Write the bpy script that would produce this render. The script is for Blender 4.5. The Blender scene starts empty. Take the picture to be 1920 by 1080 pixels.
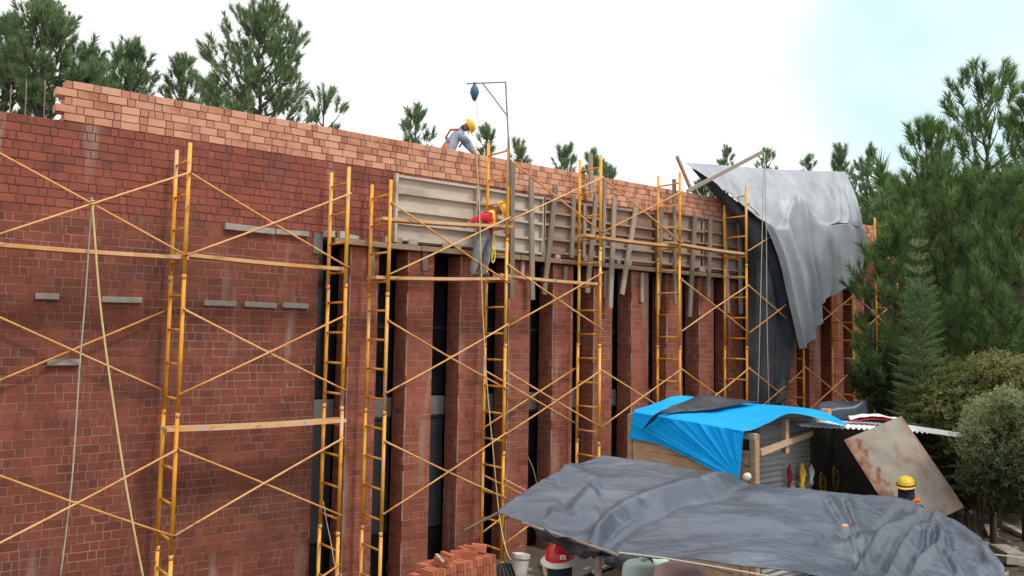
import bpy, math, random
import numpy as np
from mathutils import Vector, Matrix, noise as mnoise

# ------------------------------------------------------------------ camera, sky, sun
SC = bpy.context.scene
COL = SC.collection
H = 4.4                                     # eye height above the ground at the wall
F, CX, CY = 1586.2, 960.0, 509.05           # focal length and axis of a 1920 px wide picture
RM = np.array([[0.7846659, -0.6197036, 0.0163370], [0.0612803, 0.0513142, -0.9968007], [0.6168826, 0.7831566, 0.0782400]])
cam = bpy.data.cameras.new('camera')
cam_ob = bpy.data.objects.new('camera', cam); COL.objects.link(cam_ob)
cam.sensor_width = 36.0; cam.lens = F / 1920 * 36; cam.shift_y = (CY - 540) / 1920
cam.clip_start = 0.1; cam.clip_end = 900
cam_ob.matrix_world = Matrix([[RM[0][i], -RM[1][i], -RM[2][i], (0, 0, H)[i]] for i in range(3)] + [[0, 0, 0, 1]])
SC.camera = cam_ob

SUN_EL, SUN_AZ = math.radians(52), math.radians(-14)     # azimuth measured from the outward wall normal towards the right end of the wall
sun_dir = Vector((math.sin(-SUN_AZ) * math.cos(SUN_EL), -math.cos(SUN_AZ) * math.cos(SUN_EL), math.sin(SUN_EL)))
sun = bpy.data.lights.new('sun', 'SUN'); sun.energy = 1.5; sun.angle = math.radians(10); sun.color = (1.0, 0.95, 0.87)
sun_ob = bpy.data.objects.new('sun', sun); COL.objects.link(sun_ob)
sun_ob.rotation_euler = sun_dir.to_track_quat('Z', 'Y').to_euler()

W = bpy.data.worlds.new('World'); SC.world = W; W.use_nodes = True
nt = W.node_tree; nt.nodes.clear()
def nd(tree, typ, **kw):
    n = tree.nodes.new(typ)
    for k, v in kw.items(): setattr(n, k, v)
    return n
out = nd(nt, 'ShaderNodeOutputWorld'); bg = nd(nt, 'ShaderNodeBackground'); bg.inputs[1].default_value = 0.1
sky = nd(nt, 'ShaderNodeTexSky', sky_type='NISHITA'); sky.sun_disc = False
sky.sun_elevation = SUN_EL; sky.sun_rotation = math.atan2(sun_dir.x, sun_dir.y); sky.dust_density = 2.0; sky.air_density = 1.0
tc = nd(nt, 'ShaderNodeTexCoord'); mp = nd(nt, 'ShaderNodeMapping'); mp.inputs['Scale'].default_value = (1.0, 1.0, 1.9); mp.inputs['Location'].default_value = (0.35, 0.1, 0.0)
no = nd(nt, 'ShaderNodeTexNoise'); no.inputs['Scale'].default_value = 1.5; no.inputs['Detail'].default_value = 8; no.inputs['Roughness'].default_value = 0.55
dt = nd(nt, 'ShaderNodeVectorMath', operation='DOT_PRODUCT')
gap = (RM.T @ np.array([(1830 - CX) / F, (60 - CY) / F, 1])); gap = gap / np.linalg.norm(gap)
dt.inputs[1].default_value = tuple(gap)
gr = nd(nt, 'ShaderNodeMapRange'); gr.inputs['From Min'].default_value = 0.968; gr.inputs['From Max'].default_value = 0.992; gr.inputs['To Min'].default_value = 0.0; gr.inputs['To Max'].default_value = 0.42
sb = nd(nt, 'ShaderNodeMath', operation='SUBTRACT')
rp = nd(nt, 'ShaderNodeValToRGB'); rp.color_ramp.elements[0].position = 0.06; rp.color_ramp.elements[1].position = 0.36
mx = nd(nt, 'ShaderNodeMix', data_type='RGBA')
tint = nd(nt, 'ShaderNodeMix', data_type='RGBA', blend_type='MIX'); tint.inputs[0].default_value = 0.9; tint.inputs[7].default_value = (6.6, 8.6, 8.9, 1)
lk = nt.links.new
lk(tc.outputs['Generated'], mp.inputs[0]); lk(mp.outputs[0], no.inputs[0]); lk(tc.outputs['Generated'], dt.inputs[0])
lk(dt.outputs['Value'], gr.inputs[0]); lk(no.outputs[0], sb.inputs[0]); lk(gr.outputs[0], sb.inputs[1]); lk(sb.outputs[0], rp.inputs[0])
lk(rp.outputs[0], mx.inputs[0]); lk(sky.outputs[0], tint.inputs[6]); lk(tint.outputs[2], mx.inputs[6]); mx.inputs[7].default_value = (9.6, 9.7, 9.8, 1)
lk(mx.outputs[2], bg.inputs[0]); lk(bg.outputs[0], out.inputs[0])

SC.view_settings.view_transform = 'Standard'; SC.view_settings.look = 'None'
SC.view_settings.exposure = 0.3; SC.view_settings.gamma = 1.0; SC.view_settings.use_curve_mapping = False
SC.render.engine = 'CYCLES'; SC.cycles.max_bounces = 6

RNG = random.Random(11)
NR = np.random.default_rng(5)

# ------------------------------------------------------------------ helpers
def ray(px, py): return RM.T @ np.array([(px - CX) / F, (py - CY) / F, 1.0])
def at(px, py, Y):
    r = ray(px, py); p = r * (Y / r[1]); return Vector((p[0], p[1], p[2] + H))
def atd(px, py, d):
    p = ray(px, py) * d; return Vector((p[0], p[1], p[2] + H))
def proj(p):
    v = RM @ np.array([p[0], p[1], p[2] - H]); return F * v[0] / v[2] + CX, F * v[1] / v[2] + CY, v[2]

def sstep(a, b, x):
    t = min(1.0, max(0.0, (x - a) / (b - a))); return t * t * (3 - 2 * t)
GY = [-40, -4, 0, 3, 6, 10.5, 13, 400]; GZ = [3.2, 2.8, 2.6, 1.5, 0.85, 0.3, 0.0, 0.0]
def ground_z(x, y):
    z = float(np.interp(y, GY, GZ))
    z *= 1.0 - 0.45 * sstep(9.5, 14, x)
    z -= 0.8 * sstep(9.2, 7.6, x) * sstep(10.8, 12.3, y)
    z += 0.9 * sstep(19, 30, x) * sstep(13, 8, y)
    return z

class MB:
    def __init__(s): s.v = []; s.f = []; s.m = []; s.cur = 0
    def add(s, vs, fs):
        o = len(s.v); s.v += [tuple(v) for v in vs]; s.f += [tuple(i + o for i in f) for f in fs]; s.m += [s.cur] * len(fs); return s
    def box(s, c, d, M=None, taper=0.0):
        hx, hy, hz = d[0] / 2, d[1] / 2, d[2] / 2
        vs = [Vector((x * hx, y * hy, z * hz)) for z in (-1, 1) for y in (-1, 1) for x in (-1, 1)]
        if M is not None: vs = [M @ v for v in vs]
        c = Vector(c); vs = [v + c for v in vs]
        return s.add(vs, [(0, 2, 3, 1), (4, 5, 7, 6), (0, 1, 5, 4), (2, 6, 7, 3), (0, 4, 6, 2), (1, 3, 7, 5)])
    def beam(s, a, b, w, t, roll=None):
        a, b = Vector(a), Vector(b); z = (b - a).normalized()
        ref = Vector(roll) if roll is not None else (Vector((0, -1, 0)) if abs(z.y) < 0.9 else Vector((0, 0, 1)))
        x = ref.cross(z).normalized(); y = z.cross(x).normalized()
        M = Matrix((x, y, z)).transposed()
        return s.box((a + b) / 2, (w, t, (b - a).length), M)
    def tube(s, pts, r, n=8, cap=True):
        pts = [Vector(p) for p in pts]; k = len(pts)
        rs = r if isinstance(r, (list, tuple)) else [r] * k
        rings = []; up = None
        for i, p in enumerate(pts):
            t = (pts[min(i + 1, k - 1)] - pts[max(i - 1, 0)])
            if t.length < 1e-9: t = Vector((0, 0, 1))
            t.normalize()
            if up is None or abs(up.dot(t)) > 0.99: up = Vector((1, 0, 0)) if abs(t.x) < 0.8 else Vector((0, 1, 0))
            u = (up - t * up.dot(t)).normalized(); w = t.cross(u); up = u
            rings.append([p + (u * math.cos(2 * math.pi * j / n) + w * math.sin(2 * math.pi * j / n)) * rs[i] for j in range(n)])
        vs = [v for ring in rings for v in ring]
        fs = [(i * n + j, i * n + (j + 1) % n, (i + 1) * n + (j + 1) % n, (i + 1) * n + j) for i in range(k - 1) for j in range(n)]
        if cap: fs += [tuple(range(n - 1, -1, -1)), tuple((k - 1) * n + j for j in range(n))]
        return s.add(vs, fs)
    def lathe(s, prof, c=(0, 0, 0), n=20, M=None):
        c = Vector(c); vs = []
        for r, z in prof:
            for j in range(n):
                v = Vector((r * math.cos(2 * math.pi * j / n), r * math.sin(2 * math.pi * j / n), z))
                vs.append((M @ v if M is not None else v) + c)
        fs = [(i * n + j, i * n + (j + 1) % n, (i + 1) * n + (j + 1) % n, (i + 1) * n + j) for i in range(len(prof) - 1) for j in range(n)]
        return s.add(vs, fs)
    def mesh(s, name, mats, smooth=False):
        me = bpy.data.meshes.new(name); me.from_pydata(s.v, [], s.f); 
        for m in (mats if isinstance(mats, (list, tuple)) else [mats]): me.materials.append(m)
        if any(s.m): me.polygons.foreach_set('material_index', s.m)
        me.polygons.foreach_set('use_smooth', [bool(smooth)] * len(s.f))
        me.update(); return me
    def obj(s, name, mats, parent=None, smooth=False): return link(name, s.mesh(name, mats, smooth), parent)

def link(name, me, parent=None):
    o = bpy.data.objects.new(name, me); COL.objects.link(o)
    if parent is not None: adopt(o, parent)
    return o
INV = {}
def adopt(o, parent):
    o.parent = parent
    if parent.name not in INV:
        INV[parent.name] = Matrix.Translation(-WORLD.get(parent.name, Vector((0, 0, 0))))
    o.matrix_parent_inverse = INV[parent.name]
WORLD = {}
def tag(o, label, cat, group=None, kind=None):
    if label: o['label'] = label
    if cat: o['category'] = cat
    if group: o['group'] = group
    if kind: o['kind'] = kind
    return o
def thing(name, loc, label, cat, group=None):
    o = bpy.data.objects.new(name, None); o.empty_display_size = 0.2; COL.objects.link(o)
    o.location = loc; WORLD[o.name] = Vector(loc)
    return tag(o, label, cat, group)
def struct(o): o['kind'] = 'structure'; return o

def mesh_np(name, V, Fc, mats, midx=None, smooth=False):
    """V (n,3), Fc (m,k) with k 3 or 4"""
    me = bpy.data.meshes.new(name); k = Fc.shape[1]
    me.vertices.add(len(V)); me.vertices.foreach_set('co', np.asarray(V, np.float32).ravel())
    me.loops.add(Fc.size); me.loops.foreach_set('vertex_index', Fc.astype(np.int32).ravel())
    me.polygons.add(len(Fc)); me.polygons.foreach_set('loop_start', np.arange(0, Fc.size, k, dtype=np.int32))
    for m in (mats if isinstance(mats, (list, tuple)) else [mats]): me.materials.append(m)
    if midx is not None: me.polygons.foreach_set('material_index', midx.astype(np.int32))
    me.polygons.foreach_set('use_smooth', np.full(len(Fc), smooth))
    me.update(calc_edges=True); return me

# ------------------------------------------------------------------ materials
def mat(name, cols, scale=6.0, rough=0.8, bump=0.0, metal=0.0, island=0.0, objrand=0.0, stretch=(1, 1, 1), spec=0.4, stains=None, detail=6, local=False, bscale=None):
    """cols: list of (position, colour) of a ramp over noise; island / objrand: value jitter per piece; stains: (colour, scale, lo, hi, stretch)"""
    m = bpy.data.materials.new(name); m.use_nodes = True; t = m.node_tree; n = t.nodes; L = t.links.new
    b = n['Principled BSDF']; b.inputs['Roughness'].default_value = rough; b.inputs['Metallic'].default_value = metal
    b.inputs['Specular IOR Level'].default_value = spec
    if local: co = nd(t, 'ShaderNodeTexCoord').outputs['Object']
    else: co = nd(t, 'ShaderNodeNewGeometry').outputs['Position']
    mp = nd(t, 'ShaderNodeMapping'); mp.inputs['Scale'].default_value = stretch; L(co, mp.inputs[0])
    no = nd(t, 'ShaderNodeTexNoise'); no.inputs['Scale'].default_value = scale; no.inputs['Detail'].default_value = detail; no.inputs['Roughness'].default_value = 0.6
    L(mp.outputs[0], no.inputs[0]); fac = no.outputs[0]
    if island or objrand:
        add = None
        g = nd(t, 'ShaderNodeNewGeometry'); oi = nd(t, 'ShaderNodeObjectInfo')
        s1 = nd(t, 'ShaderNodeMath', operation='ADD'); L(g.outputs['Random Per Island'], s1.inputs[0]); L(oi.outputs['Random'], s1.inputs[1])
        fr = nd(t, 'ShaderNodeMath', operation='FRACT'); L(s1.outputs[0], fr.inputs[0])
        c = nd(t, 'ShaderNodeMath', operation='MULTIPLY_ADD'); L(fr.outputs[0], c.inputs[0]); c.inputs[1].default_value = (island or objrand); 
        c.inputs[2].default_value = -(island or objrand) / 2
        ad = nd(t, 'ShaderNodeMath', operation='ADD'); L(fac, ad.inputs[0]); L(c.outputs[0], ad.inputs[1]); fac = ad.outputs[0]
    r = nd(t, 'ShaderNodeValToRGB'); e = r.color_ramp.elements
    while len(e) < len(cols): e.new(0.5)
    for i, (p, cc) in enumerate(cols): e[i].position = p; e[i].color = (*cc, 1)
    L(fac, r.inputs[0]); colr = r.outputs[0]
    for st in (stains or []):
        sc_, ss, lo, hi, sv = st
        m2 = nd(t, 'ShaderNodeMapping'); m2.inputs['Scale'].default_value = sv; L(co, m2.inputs[0])
        n2 = nd(t, 'ShaderNodeTexNoise'); n2.inputs['Scale'].default_value = ss; n2.inputs['Detail'].default_value = 5; L(m2.outputs[0], n2.inputs[0])
        r2 = nd(t, 'ShaderNodeMapRange'); r2.inputs['From Min'].default_value = lo; r2.inputs['From Max'].default_value = hi; L(n2.outputs[0], r2.inputs[0])
        ml = nd(t, 'ShaderNodeMath', operation='MULTIPLY'); ml.inputs[1].default_value = 0.8; L(r2.outputs[0], ml.inputs[0])
        x = nd(t, 'ShaderNodeMix', data_type='RGBA'); L(ml.outputs[0], x.inputs[0]); L(colr, x.inputs[6]); x.inputs[7].default_value = (*sc_, 1); colr = x.outputs[2]
    L(colr, b.inputs['Base Color'])
    if bump:
        bp = nd(t, 'ShaderNodeBump'); bp.inputs['Strength'].default_value = bump; bp.inputs['Distance'].default_value = 0.02
        n3 = nd(t, 'ShaderNodeTexNoise'); n3.inputs['Scale'].default_value = bscale or scale * 4; n3.inputs['Detail'].default_value = 6; L(mp.outputs[0], n3.inputs[0])
        L(n3.outputs[0], bp.inputs['Height']); L(bp.outputs[0], b.inputs['Normal'])
    return m

M = {}
eff = ((0.42, 0.33, 0.29), 0.9, 0.60, 0.80, (3.0, 3.0, 0.45))       # lime streaks
soot = ((0.07, 0.045, 0.042), 0.7, 0.56, 0.80, (1, 1, 1))
M['brick_old'] = mat('brick_old', [(0.2, (0.130, 0.042, 0.029)), (0.45, (0.195, 0.058, 0.037)), (0.62, (0.235, 0.066, 0.040)), (0.85, (0.29, 0.095, 0.054))], 3.0, 0.9, 0.3, island=0.32, stains=[soot, eff])
M['brick_up'] = mat('brick_up', [(0.2, (0.17, 0.054, 0.039)), (0.45, (0.255, 0.074, 0.050)), (0.62, (0.295, 0.082, 0.054)), (0.85, (0.35, 0.110, 0.068))], 3.0, 0.9, 0.3, island=0.30, stains=[((0.10, 0.065, 0.06), 0.8, 0.56, 0.80, (1, 1, 1)), eff])
M['brick_pil'] = mat('brick_pil', [(0.2, (0.20, 0.064, 0.042)), (0.5, (0.315, 0.092, 0.056)), (0.85, (0.40, 0.135, 0.08))], 3.0, 0.9, 0.3, island=0.34, stains=[((0.12, 0.07, 0.055), 0.7, 0.58, 0.82, (1, 1, 1)), ((0.46, 0.32, 0.25), 1.1, 0.56, 0.8, (3, 3, 0.4))])
M['brick_new'] = mat('brick_new', [(0.22, (0.40, 0.155, 0.09)), (0.34, (0.56, 0.26, 0.16)), (0.5, (0.64, 0.33, 0.21)), (0.85, (0.68, 0.37, 0.25))], 2.0, 0.9, 0.2, island=0.40)
M['brick_end'] = mat('brick_end', [(0.2, (0.36, 0.145, 0.095)), (0.8, (0.56, 0.28, 0.19))], 2.0, 0.9, 0.2, island=0.4)
M['brick_stack'] = mat('brick_stack', [(0.2, (0.36, 0.10, 0.05)), (0.8, (0.58, 0.20, 0.11))], 4.0, 0.9, 0.3, island=0.5)
M['mortar_low'] = mat('mortar_low', [(0.3, (0.185, 0.10, 0.072)), (0.7, (0.36, 0.245, 0.19))], 1.3, 0.95, 0.3)
M['mortar_up'] = mat('mortar_up', [(0.3, (0.09, 0.042, 0.034)), (0.7, (0.20, 0.11, 0.088))], 2.0, 0.95, 0.3)
M['mortar_new'] = mat('mortar_new', [(0.3, (0.32, 0.16, 0.11)), (0.7, (0.47, 0.275, 0.20))], 5.0, 0.95, 0.3)
M['mortar_pil'] = mat('mortar_pil', [(0.3, (0.27, 0.145, 0.105)), (0.7, (0.50, 0.345, 0.275))], 2.0, 0.95, 0.3)
M['orange'] = mat('orange_paint', [(0.3, (0.70, 0.26, 0.02)), (0.55, (0.87, 0.41, 0.03)), (0.75, (0.88, 0.50, 0.14))], 3.0, 0.45, 0.1, island=0.3, stains=[((0.66, 0.48, 0.36), 2.2, 0.60, 0.70, (1, 1, 0.5)), ((0.30, 0.12, 0.05), 9.0, 0.62, 0.70, (1, 1, 0.6))])
M['brace'] = mat('brace_paint', [(0.3, (0.64, 0.27, 0.055)), (0.7, (0.82, 0.46, 0.20))], 3.0, 0.55, 0.1, island=0.3, stains=[((0.34, 0.16, 0.08), 7.0, 0.62, 0.72, (1, 1, 1))])
M['plank_steel'] = mat('plank_paint', [(0.25, (0.62, 0.27, 0.06)), (0.5, (0.70, 0.40, 0.19)), (0.75, (0.72, 0.50, 0.34))], 2.0, 0.7, 0.2, objrand=0.2, stretch=(0.6, 3, 3), stains=[((0.50, 0.44, 0.39), 3.0, 0.55, 0.7, (1, 1, 1)), ((0.30, 0.15, 0.08), 6.0, 0.62, 0.72, (1, 1, 1))])
M['wood_grey'] = mat('wood_grey', [(0.25, (0.21, 0.165, 0.125)), (0.55, (0.35, 0.285, 0.22)), (0.8, (0.48, 0.40, 0.315))], 5.0, 0.9, 0.4, objrand=0.5, stretch=(8, 8, 0.8), local=True)
M['wood_tan'] = mat('wood_tan', [(0.25, (0.34, 0.21, 0.12)), (0.55, (0.50, 0.34, 0.21)), (0.8, (0.62, 0.45, 0.30))], 5.0, 0.85, 0.3, objrand=0.35, stretch=(1, 1, 6))
M['ledger'] = mat('ledger', [(0.25, (0.24, 0.16, 0.10)), (0.6, (0.38, 0.27, 0.18)), (0.85, (0.46, 0.36, 0.26))], 4.0, 0.9, 0.4, objrand=0.4, stretch=(0.7, 6, 6))
M['ply_grey'] = mat('ply_grey', [(0.2, (0.42, 0.36, 0.295)), (0.5, (0.54, 0.475, 0.395)), (0.8, (0.64, 0.57, 0.48))], 2.2, 0.85, 0.2, stretch=(0.7, 1, 2.2), stains=[((0.27, 0.17, 0.135), 1.4, 0.55, 0.78, (1, 1, 1.6))])
M['ply_brown'] = mat('ply_brown', [(0.2, (0.21, 0.12, 0.088)), (0.5, (0.33, 0.215, 0.16)), (0.8, (0.44, 0.33, 0.26))], 2.0, 0.85, 0.2, objrand=0.3, stretch=(0.7, 1, 2.2), stains=[((0.42, 0.36, 0.30), 1.2, 0.5, 0.75, (1, 1, 1.6))])
M['glass'] = mat('dark_glass', [(0.3, (0.006, 0.008, 0.010)), (0.7, (0.014, 0.018, 0.022))], 1.0, 0.12, spec=0.35)
M['glass_lit'] = mat('lit_glass', [(0.3, (0.022, 0.028, 0.033)), (0.7, (0.05, 0.06, 0.066))], 1.5, 0.35, spec=0.3)  # lighter copy of the glass, light on the panes put into its colour
M['frame_dark'] = mat('dark_frame', [(0.3, (0.016, 0.016, 0.017)), (0.7, (0.032, 0.032, 0.034))], 3.0, 0.6)
M['slab'] = mat('slab_concrete', [(0.3, (0.13, 0.13, 0.13)), (0.7, (0.22, 0.215, 0.21))], 3.0, 0.9, 0.3)
M['silver'] = mat('silver_sheet', [(0.25, (0.29, 0.32, 0.355)), (0.6, (0.41, 0.445, 0.485)), (0.85, (0.53, 0.56, 0.595))], 1.6, 0.5, 0.45, metal=0.12, spec=0.45, detail=8, bscale=22, stains=[((0.20, 0.22, 0.25), 1.6, 0.56, 0.8, (1.5, 1.5, 0.6))])
M['blacksheet'] = mat('black_sheet', [(0.3, (0.022, 0.026, 0.033)), (0.7, (0.055, 0.064, 0.078))], 2.0, 0.42, 0.3, spec=0.5)
M['canopy'] = mat('canopy_sheet', [(0.25, (0.042, 0.055, 0.079)), (0.6, (0.066, 0.084, 0.119)), (0.85, (0.094, 0.116, 0.156))], 0.9, 0.32, 0.3, spec=0.55, stretch=(1, 0.5, 1), detail=8, bscale=18, stains=[((0.165, 0.19, 0.235), 1.6, 0.54, 0.82, (1, 1, 1)), ((0.22, 0.215, 0.21), 5.0, 0.66, 0.82, (1, 1, 1)), ((0.03, 0.035, 0.045), 3.0, 0.62, 0.75, (1, 1, 1))])
M['blue'] = mat('blue_sheet', [(0.3, (0.0, 0.35, 0.93)), (0.7, (0.0, 0.44, 0.99))], 2.0, 0.5, 0.25, spec=0.2, bscale=20)
M['white_sheet'] = mat('white_sheet', [(0.3, (0.78, 0.79, 0.80)), (0.7, (0.88, 0.88, 0.88))], 2.0, 0.5, 0.05)
M['corr'] = mat('corrugated_zinc', [(0.3, (0.30, 0.31, 0.31)), (0.7, (0.48, 0.49, 0.48))], 3.0, 0.5, metal=0.1, stretch=(0.5, 1, 2))
M['rust'] = mat('rusty_plate', [(0.25, (0.19, 0.155, 0.125)), (0.5, (0.30, 0.265, 0.22)), (0.75, (0.37, 0.335, 0.285))], 2.6, 0.8, 0.3, stains=[((0.22, 0.12, 0.075), 3.0, 0.58, 0.70, (1, 1, 1))])
M['grey_board'] = mat('grey_board', [(0.3, (0.20, 0.18, 0.155)), (0.7, (0.34, 0.31, 0.27))], 3.0, 0.9, 0.2)
M['shed_gloom'] = mat('gloom_boards', [(0.3, (0.035, 0.03, 0.026)), (0.7, (0.07, 0.06, 0.05))], 3.0, 0.9)  # gloom of the shed interior is put into this board colour
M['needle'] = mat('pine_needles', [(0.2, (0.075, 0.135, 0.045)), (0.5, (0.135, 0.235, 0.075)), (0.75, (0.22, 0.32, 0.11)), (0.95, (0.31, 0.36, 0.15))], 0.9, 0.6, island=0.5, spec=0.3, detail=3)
M['needle_far'] = mat('hazy_pine_needles', [(0.2, (0.115, 0.18, 0.09)), (0.5, (0.20, 0.29, 0.14)), (0.75, (0.27, 0.365, 0.18)), (0.95, (0.33, 0.40, 0.22))], 1.1, 0.6, island=0.5, spec=0.3, detail=3)  # haze over distant pines painted in as a lighter needle colour
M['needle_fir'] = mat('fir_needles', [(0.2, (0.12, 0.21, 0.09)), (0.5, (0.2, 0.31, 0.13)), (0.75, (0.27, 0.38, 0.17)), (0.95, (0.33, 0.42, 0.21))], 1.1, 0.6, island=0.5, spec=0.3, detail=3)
M['leaf'] = mat('bush_leaves', [(0.2, (0.13, 0.15, 0.045)), (0.5, (0.25, 0.265, 0.09)), (0.9, (0.36, 0.365, 0.16))], 1.5, 0.55, island=0.5, spec=0.35, detail=3)
M['leaf2'] = mat('grey_green_leaves', [(0.2, (0.17, 0.215, 0.095)), (0.5, (0.29, 0.345, 0.165)), (0.9, (0.41, 0.46, 0.25))], 1.5, 0.55, island=0.5, spec=0.35, detail=3)
M['leaf_shade'] = mat('shade_dark_leaves', [(0.2, (0.04, 0.06, 0.025)), (0.5, (0.075, 0.10, 0.042)), (0.9, (0.12, 0.145, 0.065))], 1.5, 0.6, island=0.5, spec=0.3, detail=3)  # shade of the understory is painted into this leaf colour
M['bark'] = mat('bark', [(0.3, (0.055, 0.042, 0.034)), (0.7, (0.13, 0.10, 0.08))], 5.0, 0.95, 0.6, stretch=(2, 2, 0.5))
M['soil'] = mat('site_soil', [(0.25, (0.055, 0.040, 0.029)), (0.45, (0.105, 0.078, 0.056)), (0.6, (0.155, 0.125, 0.098)), (0.8, (0.24, 0.215, 0.185))], 0.55, 0.95, 0.6, detail=10, bscale=9)
M['roofc'] = mat('roof_concrete', [(0.3, (0.22, 0.21, 0.2)), (0.7, (0.35, 0.34, 0.32))], 2.0, 0.9, 0.2)
M['rope_y'] = mat('yellow_rope', [(0.3, (0.60, 0.46, 0.17)), (0.7, (0.74, 0.62, 0.32))], 8.0, 0.8)
M['rope_g'] = mat('pale_rope', [(0.3, (0.40, 0.38, 0.31)), (0.7, (0.56, 0.53, 0.45))], 8.0, 0.8)
M['steel'] = mat('bare_steel', [(0.3, (0.16, 0.15, 0.15)), (0.7, (0.30, 0.28, 0.27))], 5.0, 0.5, metal=0.4)
M['rebar'] = mat('rusty_rebar', [(0.3, (0.20, 0.13, 0.10)), (0.7, (0.36, 0.27, 0.22))], 8.0, 0.8)
def plain(name, c, rough=0.6, spec=0.4, var=0.25): 
    M[name] = mat(name, [(0.3, tuple(x * (1 - var) for x in c)), (0.7, tuple(min(1, x * (1 + var * 0.6)) for x in c))], 7.0, rough, 0.08, spec=spec)
plain('hat_yellow', (0.80, 0.48, 0.03), 0.35, 0.5, 0.1); plain('hat_red', (0.66, 0.02, 0.025), 0.3, 0.5, 0.1); plain('hat_white', (0.74, 0.72, 0.70), 0.4, 0.5, 0.1); plain('hat_grey', (0.36, 0.42, 0.45), 0.4, 0.5, 0.1)
plain('skin', (0.34, 0.18, 0.115), 0.6); plain('cloth_grey', (0.26, 0.28, 0.30), 0.9); plain('cloth_bluegrey', (0.28, 0.34, 0.42), 0.9); plain('cloth_red', (0.58, 0.028, 0.06), 0.9)
plain('cloth_navy', (0.02, 0.025, 0.045), 0.9); plain('vest_orange', (0.85, 0.17, 0.03), 0.8); plain('vest_yellow', (0.80, 0.72, 0.08), 0.8); plain('strap_red', (0.46, 0.06, 0.05), 0.8)
plain('boot', (0.09, 0.075, 0.06), 0.8); plain('cloth_pink', (0.62, 0.13, 0.2), 0.9); plain('hair', (0.012, 0.01, 0.01), 0.7); plain('bag_blue', (0.05, 0.14, 0.24), 0.5)
plain('bucket_w', (0.62, 0.60, 0.57), 0.5); plain('mint', (0.50, 0.68, 0.61), 0.45, 0.5, 0.1); plain('pink_sack', (0.62, 0.42, 0.40), 0.8); plain('yellow', (0.72, 0.44, 0.03), 0.6)
plain('red_dark', (0.25, 0.02, 0.03), 0.7); plain('red_banner', (0.62, 0.05, 0.07), 0.6); plain('board_pale', (0.50, 0.44, 0.36), 0.9); plain('stone', (0.42, 0.37, 0.31), 0.9)
plain('hose_ochre', (0.40, 0.24, 0.02), 0.7); plain('hose_olive', (0.22, 0.17, 0.02), 0.7); plain('putlog', (0.36, 0.335, 0.29), 0.9); plain('stub_grey', (0.5, 0.46, 0.4), 0.9)

def translucent(name, k):
    m = M[name]; t = m.node_tree; b = t.nodes['Principled BSDF']; L = t.links.new
    tr = nd(t, 'ShaderNodeBsdfTranslucent'); L(b.inputs['Base Color'].links[0].from_socket, tr.inputs[0])
    mxs = nd(t, 'ShaderNodeMixShader'); mxs.inputs[0].default_value = k; L(b.outputs[0], mxs.inputs[1]); L(tr.outputs[0], mxs.inputs[2]); L(mxs.outputs[0], t.nodes['Material Output'].inputs[0])
for nm in ('needle', 'needle_far', 'needle_fir', 'leaf', 'leaf2', 'leaf_shade'): translucent(nm, 0.5)

def rust_edges():
    """rust creeping in from the long edges of the leaning plate, in the plate's own coordinates"""
    m = M['rust']; t = m.node_tree; b = t.nodes['Principled BSDF']; L = t.links.new
    old = b.inputs['Base Color'].links[0].from_socket
    tcn = nd(t, 'ShaderNodeTexCoord'); sp = nd(t, 'ShaderNodeSeparateXYZ'); L(tcn.outputs['Generated'], sp.inputs[0])
    n = nd(t, 'ShaderNodeTexNoise'); n.inputs['Scale'].default_value = 5; n.inputs['Detail'].default_value = 8; L(tcn.outputs['Generated'], n.inputs[0])
    n.inputs['Scale'].default_value = 9; a = nd(t, 'ShaderNodeMath', operation='MULTIPLY_ADD'); a.inputs[1].default_value = 0.62; L(n.outputs[0], a.inputs[0]); L(sp.outputs[0], a.inputs[2])
    rr = nd(t, 'ShaderNodeValToRGB'); e = rr.color_ramp.elements
    for x in range(3): e.new(0.5)
    for i, (p, c) in enumerate([(0.30, (0.95, 0.95, 0.95)), (0.36, (0.75, 0.75, 0.75)), (0.43, (0, 0, 0)), (0.88, (0, 0, 0)), (1.0, (0.8, 0.8, 0.8))]): e[i].position = p; e[i].color = (*c, 1)
    a2 = nd(t, 'ShaderNodeMath', operation='MULTIPLY'); a2.inputs[1].default_value = 0.75; L(a.outputs[0], a2.inputs[0]); L(a2.outputs[0], rr.inputs[0])
    cr = nd(t, 'ShaderNodeValToRGB'); ce = cr.color_ramp.elements; ce[0].color = (0.13, 0.055, 0.04, 1); ce[0].position = 0.35; ce[1].color = (0.34, 0.19, 0.115, 1); ce[1].position = 0.62
    n2 = nd(t, 'ShaderNodeTexNoise'); n2.inputs['Scale'].default_value = 9; L(tcn.outputs['Generated'], n2.inputs[0]); L(n2.outputs[0], cr.inputs[0])
    x = nd(t, 'ShaderNodeMix', data_type='RGBA'); L(rr.outputs[0], x.inputs[0]); L(old, x.inputs[6]); L(cr.outputs[0], x.inputs[7]); L(x.outputs[2], b.inputs['Base Color'])
rust_edges()

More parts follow.
